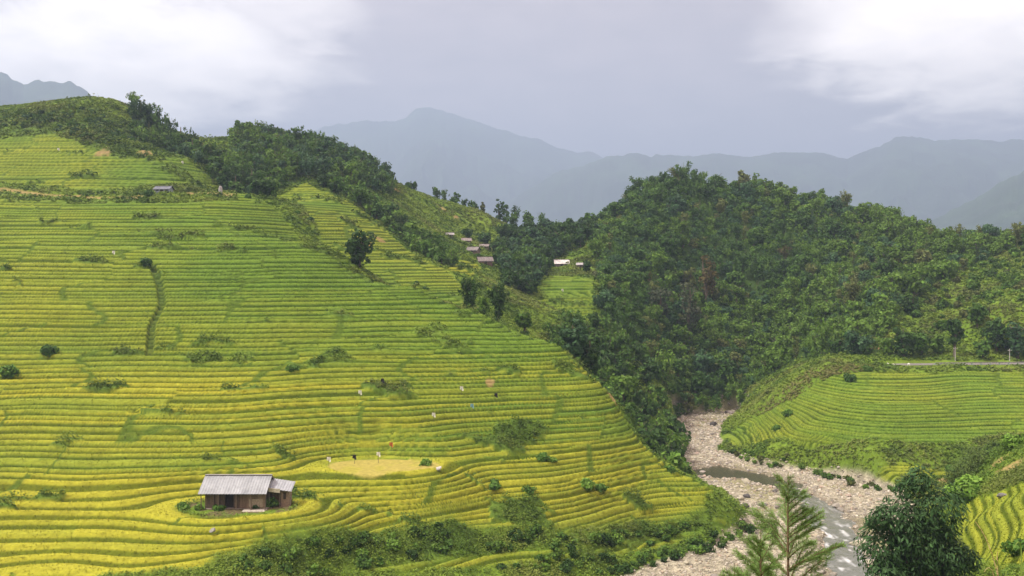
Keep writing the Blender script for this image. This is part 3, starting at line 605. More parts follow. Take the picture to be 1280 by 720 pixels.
LONE = [
 ('broadleaf_tree', 450, 184, 283, 3.6, 'round', DARK, 'lone dark round tree on the edge of the left terraced hill', 900),
 ('broadleaf_tree', 328, 224, 217, 3.3, 'round', DARK, 'rounded dark tree where the left crest meets the ridge row', 800),
 ('bamboo_clump', 588, 170, 341, 3.0, 'bamboo', DARK, 'left of two dark bamboo clumps at the top of the lower terraces', 1500),
 ('bamboo_clump', 623, 169, 345, 2.8, 'bamboo', DARK, 'right of two dark bamboo clumps at the top of the lower terraces', 1500),
 ('broadleaf_tree', 655, 171, 379, 1.8, 'round', MID, 'small round tree right of the two dark bamboo clumps', 500),
 ('broadleaf_tree', 605, 176, 365, 1.7, 'round', LIGHT, 'light green small tree between and behind the two bamboo clumps', 420),
 ('bamboo_clump', 718, 157, 391, 2.6, 'tall', BLUISH, 'tall grey-green drooping tree at the right edge of the terraces', 2200),
 ('broadleaf_tree', 737, 159, 408, 2.4, 'tall', DARK, 'dark tree tucked against the tall drooping tree by the terraces', 1500),
 ('shade_tree', 582, 305, 287, 3.2, 'round', DARK, 'left of two round trees above the farm roofs in the side valley', 420),
 ('shade_tree', 605, 306, 289, 3.0, 'round', DARK, 'right of two round trees above the farm roofs in the side valley', 420),
 ('garden_tree', 596, 262, 319, 1.5, 'round', MID, 'small bushy tree in front of the farm cottage, left side', 300),
 ('garden_tree', 621, 262, 316, 1.7, 'round', DARK, 'small dark tree in front of the farm cottage, right side', 320),
 ('garden_tree', 733, 268, 322, 1.8, 'round', DARK, 'small dark tree before the low grey roof in the side valley', 320),
 ('roadside_tree', 1130, 210, 400, 3.4, 'round', DARK, 'dark spreading tree at the left end of the roadside trees', 700),
 ('roadside_tree', 1152, 212, 404, 3.2, 'round', MID, 'mid green spreading tree second along the roadside', 650),
 ('roadside_tree', 1193, 210, 391, 2.2, 'tall', DARK, 'tall dark conical tree behind the roadside pole', 700),
 ('roadside_tree', 1222, 222, 378, 2.6, 'tall', MID, 'slender mid green tree standing back from the road', 600),
 ('roadside_tree', 1246, 213, 396, 3.4, 'round', DARK, 'large dark round tree beside the road near the far end of the rail', 700),
 ('roadside_tree', 1272, 210, 393, 3.6, 'round', BLUISH, 'blue-green roadside tree at the right edge of the photo', 700),
 ('roadside_tree', 1228, 207, 418, 2.0, 'round', MID, 'low roadside tree in front of the slender one', 420),
 ('roadside_tree', 1172, 214, 416, 2.2, 'round', LIGHT, 'light green low tree between the roadside trees', 420),
 ('roadside_tree', 1110, 213, 416, 1.9, 'round', LIGHT, 'pale green bushy tree by the bare earth slip at the road bend', 380),
 ('roadside_tree', 1140, 240, 360, 3.4, 'round', DARK, 'dark tree alone on the scrubby slope above the road', 560),
 ('autumn_tree', 884, 282, 308, 3.6, 'round', (0.118, 0.100, 0.036), 'rusty brown crowned tree in the middle of the wooded hill', 620),
 ('grey_tree', 860, 262, 345, 4.4, 'round', (0.075, 0.092, 0.048), 'big grey-green tree below the rusty brown one on the wooded hill', 760),
 ('grey_tree', 826, 258, 352, 4.0, 'round', (0.065, 0.085, 0.045), 'big grey-green tree left of the other grey one on the wooded hill', 700),
 ('grey_tree', 748, 262, 340, 2.2, 'round', (0.13, 0.155, 0.075), 'pale leaved small tree beside the valley rice patch', 320),
]
for nm, px, d, top, R_, kd, cl, lab, n in LONE: tree_by_top(nm, px, d, top, R_, kd, cl, lab, leaf=0.46 if n < 1000 else 0.36, n=n)
# ------------------------------------------------------------------ shrubs, rice, undergrowth
def plant_shrub(x, y, R_, col, label, group, name='shrub', n=260, leaf=None, hk=1.1):
    z = float(ground(np.array([x]), np.array([y]))[0]); V, F, C = crown_round(R_, R_ * hk * 1.3, -0.25 * R_, col, leaf or 0.13 + 0.08 * R_, n)
    o = new_mesh(name, V, F, M_LEAF, C); o.location = (x, y, z); return tag(o, label, 'shrub', group)
def shrub_at(px, py, R_, col, label, group=None, **kw):
    h = hit(px, py); return plant_shrub(h[0], h[1], R_, col, label, group, **kw)
for px, py, R_, c, lab in (
  (229,633,0.9,MID,'leafy green shrub at the left corner of the farmhouse'), (250,637,0.8,LIGHT,'small pale bush before the farmhouse wall'), (274,640,0.8,MID,'low weedy bush in front of the farmhouse door'),
  (322,640,0.8,DARK,'dark low bush beside the pale farmhouse terrace'), (340,637,1.2,MID,'broad green bush under the farmhouse side roof'), (356,634,0.9,LIGHT,'pale bush at the right end of the farmhouse side roof'), (365,612,0.9,DARK,'dark bush behind the farmhouse side roof'),
  (678,574,1.1,MID,'round bush alone among the yellow curved terraces'), (690,577,0.8,LIGHT,'light bush beside the round one in the curved terraces'), (618,610,1.3,MID,'wide bush on a lower terrace left of a smaller round bush'), (662,614,1.1,MID,'round bush on a lower terrace right of a wide bush'),
  (735,610,1.4,LIGHT,'light green bush mass on the lower right terraces'), (752,613,1.1,MID,'mid green bush beside the light one on the lower right terraces'), (533,590,1.0,LIGHT,'weedy bush at the right end of the round straw paddy'), (838,588,1.2,MID,'bush on the grassy edge above the yellow terrace tip'),
  (62,443,1.6,DARK,'dark bush on the upper terrace edge at far left'), (12,470,1.6,MID,'green bush below bare soil at the left edge'), (183,334,1.4,DARK,'dark bush at the head of the narrow field gully'), (365,462,1.2,MID,'small bush at the foot of the upper terraces'), (187,247,1.5,DARK,'dark bush just left of the upper hut'),
  (310,247,1.2,MID,'small bush at the end of the upper foot track'), (372,268,1.2,MID,'bush on the rim of the left hill below the ridge row'), (388,276,1.0,DARK,'dark little bush on the rim of the left hill'), (520,355,0.8,DARK,'left dark bush on the terrace rim left of the bamboo clumps'), (532,361,0.8,DARK,'right dark bush on the terrace rim left of the bamboo clumps'),
  (1213,622,2.6,LIGHT,'large feathery light green bush on the near right bank'), (1188,590,1.4,MID,'green bush left of the large feathery one on the right bank'), (1085,463,1.3,MID,'bush at the corner of the right terraces below the road'), (1062,476,1.6,DARK,'dark bush on the slope end below the road'),
  (1268,560,1.5,LIGHT,'pale bush on the bare crumbling bank at the right edge'), (1275,690,1.1,MID,'bushy weeds low at the right edge'), (985,520,1.5,MID,'bush between the right terraces and the river slope'), (972,537,1.4,MID,'lower bush beside the river side terraces')):
    shrub_at(px, py, R_, np.array(c) * 1.3, lab, hk=0.85, n=int(330 * R_ ** 1.3) if R_ < 2 else 2600, leaf=0.14 + 0.05 * R_)
BANK = outline([(500,672),(560,664),(640,670),(720,674),(800,666),(868,648),(880,652),(800,682),(700,690),(600,688),(480,706),(300,716),(282,704),(400,695)])
for x, y, r_ in darts(BANK, 0.7, 1.3, 1500, 31)[:75]:
    plant_shrub(x, y, r_, np.array([MID, DARK, LIGHT, MID][int(rng.integers(4))]) * (0.8 + 0.3 * rng.random()), 'leafy bush in the hedge of scrub below the lowest yellow terraces', 'bushes in the scrub hedge below the yellow terraces', n=int(260 * r_ ** 1.4), leaf=0.2)
BANK2 = outline([(620,712),(760,700),(880,676),(925,655),(938,648),(940,664),(900,684),(800,712),(700,718)])
for x, y, r_ in darts(BANK2, 0.6, 1.2, 900, 32)[:50]:
    plant_shrub(x, y, r_, np.array([MID, DARK, LIGHT][int(rng.integers(3))]) * (0.8 + 0.3 * rng.random()), 'low bush on the grassy bank beside the gravel', 'low bushes on the bank beside the gravel', n=int(240 * r_ ** 1.4), leaf=0.18)
SCRUB = outline([(1125,'d',246),(1160,'d',262),(1220,'d',280),(1300,'d',292),(1300,'d',222),(1230,'d',224),(1160,'d',222)])
for x, y, r_ in darts(SCRUB, 0.9, 2.2, 1500, 33)[:110]:
    plant_shrub(x, y, r_, np.array([MID, LIGHT, LIGHT, OLIVE][int(rng.integers(4))]) * (0.8 + 0.3 * rng.random()), 'scattered bush on the scrubby slope above the road', 'bushes on the scrubby slope above the road', n=int(110 * r_ ** 1.6), leaf=0.36)
HILLTOP = outline([(-20,150),(60,142),(120,138),(165,168),(205,190),(150,190),(110,174),(60,160),(-20,162)])
for x, y, r_ in darts(HILLTOP, 0.9, 1.9, 1200, 34)[:110]:
    plant_shrub(x, y, r_, np.array([DARK, MID, BLUISH][int(rng.integers(3))]) * (0.8 + 0.3 * rng.random()), 'bush in the scrub covering the top of the left hill', 'bushes covering the top of the left hill', n=int(100 * r_ ** 1.6), leaf=0.40, hk=0.8)
RIVERSIDE = outline([(900,562),(960,568),(1010,570),(1070,588),(1130,602),(1128,612),(1065,597),(1000,586),(940,575)])
for x, y, r_ in darts(RIVERSIDE, 0.5, 1.0, 700, 35)[:35]:
    plant_shrub(x, y, r_, np.array([MID, LIGHT, OLIVE][int(rng.integers(3))]) * (0.8 + 0.3 * rng.random()), 'low bush between the right terraces and the gravel', 'low bushes between the right terraces and the gravel', n=int(200 * r_ ** 1.4), leaf=0.22)
def polar(n, d0, d1):
    th = np.radians((rng.random(n) * 2 - 1) * 32.5); r = np.exp(math.log(d0) + rng.random(n) * math.log(d1 / d0)); return r * np.sin(th), r * np.cos(th)
def build_ground_plants():
    x, y = polar(600000, 36, 345); M = ground(x, y, True); z = M['z']
    ok = (M['gravel'] < 0.4) & (M['road'] < 0.2) & (M['pad'] < 0.5) & (M['dirt'] < 0.45)
    ok &= ~((sdf(WOOD, x, y) > 1) )
    zt = CAM_H - 0.36 * y; ok &= (z > zt - 5); ok &= seen(x, y, 1.0)
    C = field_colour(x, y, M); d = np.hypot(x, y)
    crop = ok & (M['rice'] > 0.5) & (M['shrub'] < 0.4) & (M['f'] < 0.50) & (M['gully'] < 0.3) & (M['yard'] < 0.3)
    edge = ok & (M['rice'] > 0.5) & (M['shrub'] < 0.4) & (M['f'] >= 0.58) & (rng.random(len(x)) < 0.55) & (M['yard'] < 0.3)
    wild = ok & ((M['rice'] <= 0.5) | (M['shrub'] >= 0.4)) & (M['yard'] < 0.8)
    k = np.nonzero(crop & (d < 200) & (M['f'] > 0.03) & (rng.random(len(x)) < 0.7))[0]; n = len(k); s = np.clip(0.0010 * d[k], 0.09, 0.16) * (0.7 + 0.6 * rng.random(n))
    az = rng.random(n) * 6.283; up = unit(np.stack([0.45 * rng.normal(size=n), 0.45 * rng.normal(size=n), np.ones(n)], 1))
    nn = unit(np.stack([np.cos(az), np.sin(az), 0.9 + 0 * az], 1)); c = np.stack([x[k], y[k], z[k] + s * 0.3], 1)
    V, F, Cc = leaf_quads(c, nn, s, C[k] * (0.85 + 0.4 * rng.random((n, 1))), 0.42, up)
    o = new_mesh('rice', V, F, M_STRAW, Cc); tag(o, 'ripening rice standing on the terraces', kind='stuff')
    k = np.nonzero(edge & (d < 230))[0]; n = len(k); s = np.clip(0.0010 * d[k], 0.10, 0.18) * (0.7 + 0.6 * rng.random(n)); az = rng.random(n) * 6.283
    up = unit(np.stack([0.6 * rng.normal(size=n), -0.4 + 0.6 * rng.normal(size=n), np.ones(n)], 1)); nn = unit(np.stack([np.cos(az), np.sin(az) - 0.6, 0.5 + 0 * az], 1))
    c = np.stack([x[k], y[k], z[k] + s * 0.25], 1) + rng.normal(size=(n, 3)) * 0.04
    V, F, Cc = leaf_quads(c, nn, s, C[k] * (0.8 + 0.5 * rng.random((n, 1))), 0.4, up); o = new_mesh('bank_grass', V, F, M_LEAF, Cc); tag(o, 'grass on the terrace banks', kind='stuff')
    k = np.nonzero(wild)[0]; hum = fbm(x[k] / 2.5, y[k] / 2.5, 181, 3); k = k[rng.random(len(k)) < 0.35 + 0.9 * sstep(0.35, 0.6, hum)]; k = np.repeat(k, 5); n = len(k)
    sh = M['shrub'][k]; s = np.clip(0.0014 * d[k], 0.11, 0.40) * (0.6 + 0.7 * rng.random(n)); tall = (0.15 + 0.55 * sh * (1 - 0.55 * M['rice'][k])) * fbm(x[k] / 2.5, y[k] / 2.5, 181, 3) * 2
    dd = unit(rng.normal(size=(n, 3)) + [0, 0, 0.9]); c = np.stack([x[k], y[k], z[k] + 0.1], 1) + dd * np.stack([0.35 + 0 * tall, 0.35 + 0 * tall, tall + 0.1], 1) * (0.5 + rng.random((n, 1)))
    pick = fbm(x[k] / 6, y[k] / 6, 183, 3)[:, None] + 0.35 * (rng.random((n, 1)) - 0.5); a = sstep(0.3, 0.7, pick)
    wc = np.array([0.075, 0.138, 0.018]) * (1 - a) + np.array([0.165, 0.240, 0.030]) * a; dry = np.maximum(sstep(-3, 2, sdf(DRY, x[k], y[k])) * 0.75, 0.35 * sstep(0.55, 0.7, fbm(x[k] / 12, y[k] / 12, 185, 3)))[:, None]; wc = wc * (1 - dry) + np.array([0.17, 0.155, 0.055]) * dry; wc = wc * (1 - 0.18 * sh[:, None]) * (0.8 + 0.4 * rng.random((n, 1)))
    V, F, Cc = leaf_quads(c, unit(dd + [0, 0, 0.7] + 0.5 * rng.normal(size=(n, 3))), s, wc, 0.5); o = new_mesh('undergrowth', V, F, M_LEAF, Cc); tag(o, 'weeds and rank grass covering the uncultivated slopes', kind='stuff')
    print('rice', crop.sum(), 'edge', edge.sum(), 'wild', wild.sum())
build_ground_plants()
# ------------------------------------------------------------------ buildings
class MB:
    def __init__(s): s.V, s.F, s.C, s.n = [], [], [], 0
    def add(s, V, F, c):
        V = np.asarray(V, float); s.V.append(V); s.F += [tuple(i + s.n for i in f) for f in F]; c = np.asarray(c, float)
        s.C.append(np.repeat(c[None], len(V), 0) if c.ndim == 1 else c); s.n += len(V); return s
    def box(s, x0, x1, y0, y1, z0, z1, c):
        V = [(x, y, z) for z in (z0, z1) for y in (y0, y1) for x in (x0, x1)]
        return s.add(V, [(0, 2, 3, 1), (4, 5, 7, 6), (0, 1, 5, 4), (1, 3, 7, 5), (3, 2, 6, 7), (2, 0, 4, 6)], c)
    def slab(s, P, t, c):
        """A thick sheet through four corner points."""
        P = np.asarray(P, float); n = unit(np.cross(P[1] - P[0], P[3] - P[0])) * t; V = np.concatenate([P, P - n])
        return s.add(V, [(0, 1, 2, 3), (7, 6, 5, 4), (0, 4, 5, 1), (1, 5, 6, 2), (2, 6, 7, 3), (3, 7, 4, 0)], c)
    def boards(s, x0, x1, y, z0, z1, w, c, t=0.04, amt=0.45, ztop=None):
        x = x0
        while x < x1 - 0.01:
            e = min(x + w * (0.8 + 0.4 * rng.random()), x1); k = 1 + amt * (rng.random() - 0.5) * 2; zt = z1 if ztop is None else ztop(0.5 * (x + e))
            s.box(x + 0.006, e - 0.006, y, y + t * (0.7 + 0.5 * rng.random()), z0, zt - 0.04 * rng.random(), np.asarray(c) * k); x = e
        return s
    def sheet(s, a, b, d, nx, ny, c, t=0.03, amp=0.03, amt=0.2):
        """Corrugated sheet: corner a, edge vectors b (along the eave) and d (down the slope), as real waves."""
        a, b, d = map(np.asarray, (a, b, d)); n = unit(np.cross(b, d)); n = n if n[2] > 0 else -n
        u, v = np.meshgrid(np.linspace(0, 1, nx), np.linspace(0, 1, ny)); u = u.ravel(); v = v.ravel(); w = amp * np.cos(u * (nx - 1) * np.pi / 2)
        P = a + u[:, None] * b + v[:, None] * d + (w + 0.03 * np.floor(v * 2.999) * -0.4)[:, None] * n; Q = P - t * n
        st = 1 + amt * (fbm(u * 9, v * 2.2, 191 + int(abs(a[0]) * 10), 4) - 0.5) * 2 + 0.10 * ((_hash((u * 11).astype(np.int64), (v * 2.999).astype(np.int64), 7)) - 0.5); cc = np.asarray(c)[None] * st[:, None]
        ii = np.arange(nx * ny).reshape(ny, nx); f = [(int(ii[j, i]), int(ii[j, i + 1]), int(ii[j + 1, i + 1]), int(ii[j + 1, i])) for j in range(ny - 1) for i in range(nx - 1)]
        g = [tuple(k + nx * ny for k in q[::-1]) for q in f]
        return s.add(np.concatenate([P, Q]), f + g, np.concatenate([cc, cc * 0.5]))
    def build(s, name, mat, parent=None): return new_mesh(name, np.concatenate(s.V), s.F, mat, np.concatenate(s.C), parent=parent)
M_WALL = mat_attr('weathered_timber', fine=6.0, amount=0.3, bump=0.3); M_ROOF = mat_attr('roof_sheet', rough=0.75, fine=2.5, amount=0.14, bump=0.15, spec=0.3); M_CLOTH = mat_attr('rag_cloth', fine=9, amount=0.12, transl=0.25)
def place(name, x, y, z, rz, label, cat, group=None):
    o = bpy.data.objects.new(name, None); COL.objects.link(o); o.location = (x, y, z); o.rotation_euler = (0, 0, rz); return tag(o, label, cat, group)
def farmhouse():
    x, y = HOUSE_XY; h = place('farmhouse', x, y + 1.0, HOUSE_Z, 0, 'timber farmhouse with grey corrugated roof and lean-to among yellow terraces', 'farmhouse')
    h.scale = (0.93, 0.93, 0.90)
    gy = (0.252, 0.266, 0.280)
    r = MB(); r.sheet((-4.55, 0.05, 4.05), (8.75, 0, 0), (0, -2.9, -1.80), 97, 7, gy, amt=0.34); r.sheet((-4.55, -0.05, 4.05), (8.75, 0, 0), (0, 2.9, -1.80), 97, 7, gy, amt=0.34)
    r.box(-4.57, 4.22, -0.14, 0.14, 4.07, 4.13, (0.25, 0.24, 0.235)); R0 = r.build('roof', M_ROOF, h)
    b = MB()
    for xx in (-4.50, 4.13): b.slab([(xx, -2.85, 2.20), (xx + .06, -2.85, 2.20), (xx + .06, 0, 3.97), (xx, 0, 3.97)], 0.12, (0.20, 0.16, 0.12)); b.slab([(xx, 2.83, 2.2), (xx + .06, 2.83, 2.2), (xx + .06, 0, 3.97), (xx, 0, 3.97)], -0.12, (0.20, 0.16, 0.12))
    b.build('barge_board', M_WALL, R0)
    br = (0.115, 0.085, 0.062); w = MB(); w.boards(-3.9, -1.35, -1.9, 0.1, 2.55, 0.22, br); w.boards(-0.25, 1.6, -1.9, 0.1, 2.55, 0.22, (0.15, 0.105, 0.075)); w.boards(1.6, 3.75, -1.9, 0.1, 2.55, 0.3, (0.20, 0.145, 0.105), amt=0.25)
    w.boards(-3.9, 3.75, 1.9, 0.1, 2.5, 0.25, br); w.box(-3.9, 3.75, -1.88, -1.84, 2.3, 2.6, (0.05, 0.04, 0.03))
    for xx in (-3.94, 3.75):
        yy = -1.9
        while yy < 1.9:
            ze = 3.80 - 0.66 * abs(yy + 0.1); w.box(xx, xx + 0.04 + 0.02 * rng.random(), yy + .005, yy + .195, 0.1, ze, np.array(br) * (0.7 + 0.5 * rng.random())); yy += 0.2
    w.build('wall', M_WALL, h)
    d = MB(); d.box(-1.35, -0.25, -1.55, -1.50, 0.1, 2.2, (0.03, 0.025, 0.022)); d.box(-1.43, -1.35, -1.95, -1.82, 0.1, 2.3, (0.09, 0.07, 0.05)); d.box(-0.25, -0.17, -1.96, -1.85, 0.1, 2.3, (0.09, 0.07, 0.05)); d.box(-1.35, -0.25, -1.94, -1.86, 2.2, 2.3, (0.09, 0.07, 0.05)); d.build('doorway', M_WALL, h)
    sdn = MB(); sdn.box(1.75, 3.5, -1.98, -1.94, 0.25, 1.35, (0.30, 0.245, 0.19)); sdn.build('plank_panel', M_WALL, h)
    for xx in (-4.2, -2.0, 0.3, 2.2, 4.0):
        p = MB(); p.add(*tube([(xx, -2.65, 0.05), (xx + .02, -2.65, 1.2), (xx, -2.65, 2.18)], [0.07, 0.065, 0.06], (0.13, 0.10, 0.075), 8)[:2], (0.13, 0.10, 0.075)); p.build('post', M_WALL, h)
    f = MB(); f.box(-4.2, 4.1, -2.2, 2.1, -1.2, 0.1, (0.22, 0.19, 0.15)); f.box(1.2, 4.1, -3.3, -2.203, -1.2, 0.06, (0.42, 0.38, 0.32)); f.build('terrace', M_ROCK, h)
    # lean-to on the right gable
    L_ = MB(); L_.sheet((3.9, 1.1, 3.35), (3.1, 0, -0.45), (0, -2.3, -0.75), 35, 5, (0.255, 0.268, 0.285)); LR = L_.build('lean_to_roof', M_ROOF, h)
    v = MB(); v.box(5.55, 6.55, -0.75, 0.9, -0.9, 2.35, (0.24, 0.17, 0.125)); v.boards(3.95, 5.55, -0.2, 0.0, 2.4, 0.2, (0.13, 0.09, 0.065)); v.build('lean_to_wall', M_WALL, h)
    pb = MB(); pb.slab([(4.05, -1.32, 2.12), (5.55, -1.32, 1.98), (5.55, -1.30, 2.50), (4.05, -1.30, 2.62)], 0.05, (0.40, 0.37, 0.30)); pb.build('weather_board', M_WALL, h)
    wn = MB(); wn.box(5.85, 6.2, -0.79, -0.752, 1.0, 1.9, (0.05, 0.04, 0.035)); wn.build('window', M_WALL, h)
    for xx in (4.1, 5.5, 6.9):
        p = MB(); p.add(*tube([(xx, -1.15, -0.7), (xx, -1.15, 2.55 - 0.145 * (xx - 3.9))], [0.06, 0.05], (0.13, 0.1, 0.08), 8)[:2], (0.14, 0.11, 0.085)); p.build('post', M_WALL, h)
farmhouse()
def cottage(name, px, py, d, L_, W_, wall_h, rise, rz, rc, wc, label, windows=2, dz=0.0):
    if d is None: x, y, z = hit(px, py)
    else: x, y = at_depth(px, d); z = float(ground(np.array([x]), np.array([y]))[0])
    h = place(name, x, y, z + dz, rz, label, 'house'); h.scale = (0.85, 0.85, 0.85); a, b = L_ / 2, W_ / 2; o = 0.45
    w = MB(); w.boards(-a, a, -b, 0, wall_h, 0.3, wc, amt=0.2); w.boards(-a, a, b, 0, wall_h, 0.3, wc, amt=0.2)
    for xx in (-a, a - 0.05):
        w.add([(xx, -b + .03, -1.5), (xx, b - .03, -1.5), (xx, b - .03, wall_h), (xx, 0, wall_h + rise * 0.96), (xx, -b + .03, wall_h), (xx + .05, -b + .03, -1.5), (xx + .05, b - .03, -1.5), (xx + .05, b - .03, wall_h), (xx + .05, 0, wall_h + rise * 0.96), (xx + .05, -b + .03, wall_h)], [(0, 1, 2, 3, 4), (9, 8, 7, 6, 5), (0, 4, 9, 5), (1, 6, 7, 2), (2, 7, 8, 3), (3, 8, 9, 4)], wc)
    w.box(-a, a, -b + 0.06, b - 0.06, -1.5, 0.0, np.asarray(wc) * 0.8); w.build('wall', M_WALL, h)
    k = 1 + o / b; r = MB(); r.sheet((-a - o, 0.04, wall_h + rise), (L_ + 2 * o, 0, 0), (0, -b * k, -rise * k), int(L_ * 6) | 1, 5, rc); r.sheet((-a - o, -0.04, wall_h + rise), (L_ + 2 * o, 0, 0), (0, b * k, -rise * k), int(L_ * 6) | 1, 5, rc)
    r.box(-a - o, a + o, -0.12, 0.12, wall_h + rise + 0.02, wall_h + rise + 0.09, np.asarray(rc) * 0.85); r.build('roof', M_ROOF, h)
    dm = MB(); dm.box(-0.45, 0.45, -b - 0.05, -b - 0.012, 0.0, min(1.9, wall_h - .1), (0.05, 0.04, 0.035)); dm.build('door', M_WALL, h)
    for i in range(windows):
        xx = -a * 0.65 + i * a * 1.3 / max(windows - 1, 1); m = MB(); m.box(xx - .4, xx + .4, -b - 0.05, -b - 0.012, 0.8, min(1.7, wall_h - .15), (0.04, 0.045, 0.055)); m.build('window', M_WALL, h)
    return h
cottage('hut', 205, 243, None, 4.2, 2.6, 1.5, 0.75, R(-6), (0.13, 0.14, 0.165), (0.25, 0.29, 0.36), 'small bluish hut beside the dirt track high on the left hill', dz=0.1)
cottage('cottage', 606, 330, None, 4.6, 3.2, 1.3, 1.2, R(14), (0.165, 0.145, 0.14), (0.20, 0.14, 0.11), 'brown roofed farm cottage in front of the others in the side valley')
cottage('cottage', 592, 321, 268, 3.8, 2.8, 1.4, 1.0, R(-25), (0.17, 0.155, 0.15), (0.17, 0.13, 0.11), 'dark brown cottage wing behind the front farm cottage')
cottage('shed', 583, 0, 292, 3.2, 2.2, 1.2, 0.8, R(10), (0.22, 0.19, 0.18), (0.13, 0.10, 0.08), 'dull brown shed behind the farm cottages, left of the pale brownish roof')
cottage('shed', 606, 0, 296, 3.4, 2.2, 1.2, 0.7, R(0), (0.21, 0.18, 0.17), (0.2, 0.15, 0.12), 'shed with pale brownish roof behind the farm cottages')
cottage('shed', 562, 0, 284, 2.6, 2.0, 1.2, 0.6, R(8), (0.28, 0.27, 0.26), (0.2, 0.17, 0.14), 'small pale roofed shed left of the farm cottages')
cottage('white_roof_house', 702, 0, 283, 4.9, 3.0, 1.4, 1.2, R(0), (0.52, 0.50, 0.48), (0.16, 0.13, 0.12), 'house with white roof above the valley rice patch')
cottage('grey_roof_house', 727, 0, 276, 3.0, 2.4, 1.1, 0.6, R(-10), (0.32, 0.31, 0.31), (0.15, 0.13, 0.12), 'low grey roofed house half hidden right of the white roof')
# ------------------------------------------------------------------ road, rail and posts
def ribbon(pl, w, zs, dz, n=60):
    t = np.linspace(0, 1, n); q = np.linspace(0, 1, len(pl)); x = np.interp(t, q, [p[0] for p in pl]); y = np.interp(t, q, [p[1] for p in pl]); z = np.interp(t, q, zs) + dz
    g = np.gradient(np.stack([x, y], 1), axis=0); nrm = unit(np.stack([-g[:, 1], g[:, 0]], 1)); return np.stack([x, y, z], 1), nrm
RZ = [16.6, 16.9, 17.1, 17.3, 17.4, 17.5]
def build_road():
    P, nr = ribbon(ROAD, 2, RZ, 0.0, 80); V = np.concatenate([P + np.c_[nr * 2.0, 0 * nr[:, 0]] + [0, 0, .006], P - np.c_[nr * 2.0, 0 * nr[:, 0]] + [0, 0, .006]]); n = len(P); k = np.arange(n - 1)
    o = new_mesh('road', V, np.stack([k, k + n, k + n + 1, k + 1], 1), M_STONY, np.full((2 * n, 3), 0.16) * [1.05, 1, .92]); tag(o, 'narrow valley road cut into the slope', kind='structure')
    g = place('guard_rail', 0, 0, 0, 0, 'long grey concrete guard rail along the outer edge of the road', 'guard rail'); m = MB(); q = P[P[:, 0] > 96]; qn = nr[P[:, 0] > 96]
    for a in range(len(q) - 1):
        A, B = q[a] - np.r_[qn[a] * 2.2, 0], q[a + 1] - np.r_[qn[a + 1] * 2.2, 0]; m.slab([A + [0, 0, .40], B + [0, 0, .40], B + [0, 0, .62], A + [0, 0, .62]], 0.12, (0.22, 0.215, 0.20))
    m.build('rail', M_ROCK, g)
    for a in range(0, len(q), 2):
        A = q[a] - np.r_[qn[a] * 2.2, 0]; b = MB(); b.box(A[0] - .1, A[0] + .1, A[1] + .02, A[1] + .2, A[2] - .3, A[2] + .39, (0.26, 0.35, 0.33)); b.build('post', M_ROCK, g)
build_road()
def pole(px, d, h, label):
    x, y = at_depth(px, d); z = float(ground(np.array([x]), np.array([y]))[0]); o = place('utility_pole', x, y, z, 0, label, 'utility pole')
    m = MB(); T = tube([(0, 0, -.3), (0, 0, h)], [0.10, 0.07], (0.42, 0.41, 0.39), 8); m.add(T[0], T[1].tolist(), (0.42, 0.41, 0.39)); m.build('post', M_ROCK, o)
    m = MB(); m.box(-.5, .5, -.17, -.09, h - .45, h - .36, (0.30, 0.29, 0.28)); m.build('crossarm', M_ROCK, o)
    for s in (-.4, .4):
        m = MB(); T = tube([(s, -.13, h - .36), (s, -.13, h - .22)], [0.05, 0.03], (0.5, 0.5, 0.5), 6); m.add(T[0], T[1].tolist(), (0.5, 0.48, 0.45)); m.build('insulator', M_ROCK, o)
pole(1194, 206.5, 3.2, 'pale roadside pole in front of the tall dark conical tree'); pole(1262, 206, 2.8, 'pale roadside pole nearest the right edge')
for px, d, s, lab in ((1106, 203.5, 0.62, 'larger white marker stone on the road edge near the bend'), (1113, 203.4, 0.42, 'smaller white marker stone just right of the larger one'), (1132, 202.6, 0.5, 'white marker stone farthest along the road from the bend')):
    x, y = at_depth(px, d); m = MB(); m.box(-.22, .22, -.15, .15, -.2, s, (0.7, 0.69, 0.66)); m.add([(-.22, -.15, s), (.22, -.15, s), (.22, .15, s), (-.22, .15, s), (-.12, 0, s + .16), (.12, 0, s + .16)], [(0, 1, 5, 4), (1, 2, 5), (2, 3, 4, 5), (3, 0, 4)], (0.7, 0.69, 0.66))
    o = m.build('marker_stone', M_ROCK); o.location = (x, y - 1.6, float(ground(np.array([x]), np.array([y - 1.6]))[0])); tag(o, lab, 'marker stone')
# ------------------------------------------------------------------ stones
def ico(sub):
    import bmesh
    bm = bmesh.new(); bmesh.ops.create_icosphere(bm, subdivisions=sub, radius=1.0); V = np.array([v.co[:] for v in bm.verts]); F = np.array([[v.index for v in f.verts] for f in bm.faces]); bm.free(); return V, F
ICO = {k: ico(k) for k in (1, 2, 3)}
def stone_shape(sub, size, seed):
    V, F = ICO[sub]; V = V.copy(); g = np.random.default_rng(seed)
    for _ in range(16):
        n = unit(g.normal(size=3)); c = 0.42 + 0.36 * g.random(); dd = V @ n; V -= np.where(dd > c, dd - c, 0)[:, None] * n * 0.85
    V *= (1 + 0.16 * (fbm(V[:, 0] * 2 + seed, V[:, 1] * 2 + V[:, 2], seed % 97, 3) - 0.5))[:, None]; return V * size, F
def boulder(x, y, size, col, label, group, seed, name='boulder', sub=3, dz=0.0, rz=0.0):
    V, F = stone_shape(sub, np.asarray(size), seed); z = float(ground(np.array([x]), np.array([y]))[0]); top = 1 + 0.25 * fbm(V[:, 0] * 3, V[:, 1] * 3, 7, 3)[:, None] - 0.12
    o = new_mesh(name, V, F, M_ROCK, np.asarray(col)[None] * top); o.location = (x, y, z + dz); o.rotation_euler = (0, 0, rz); return tag(o, label, 'boulder', group)
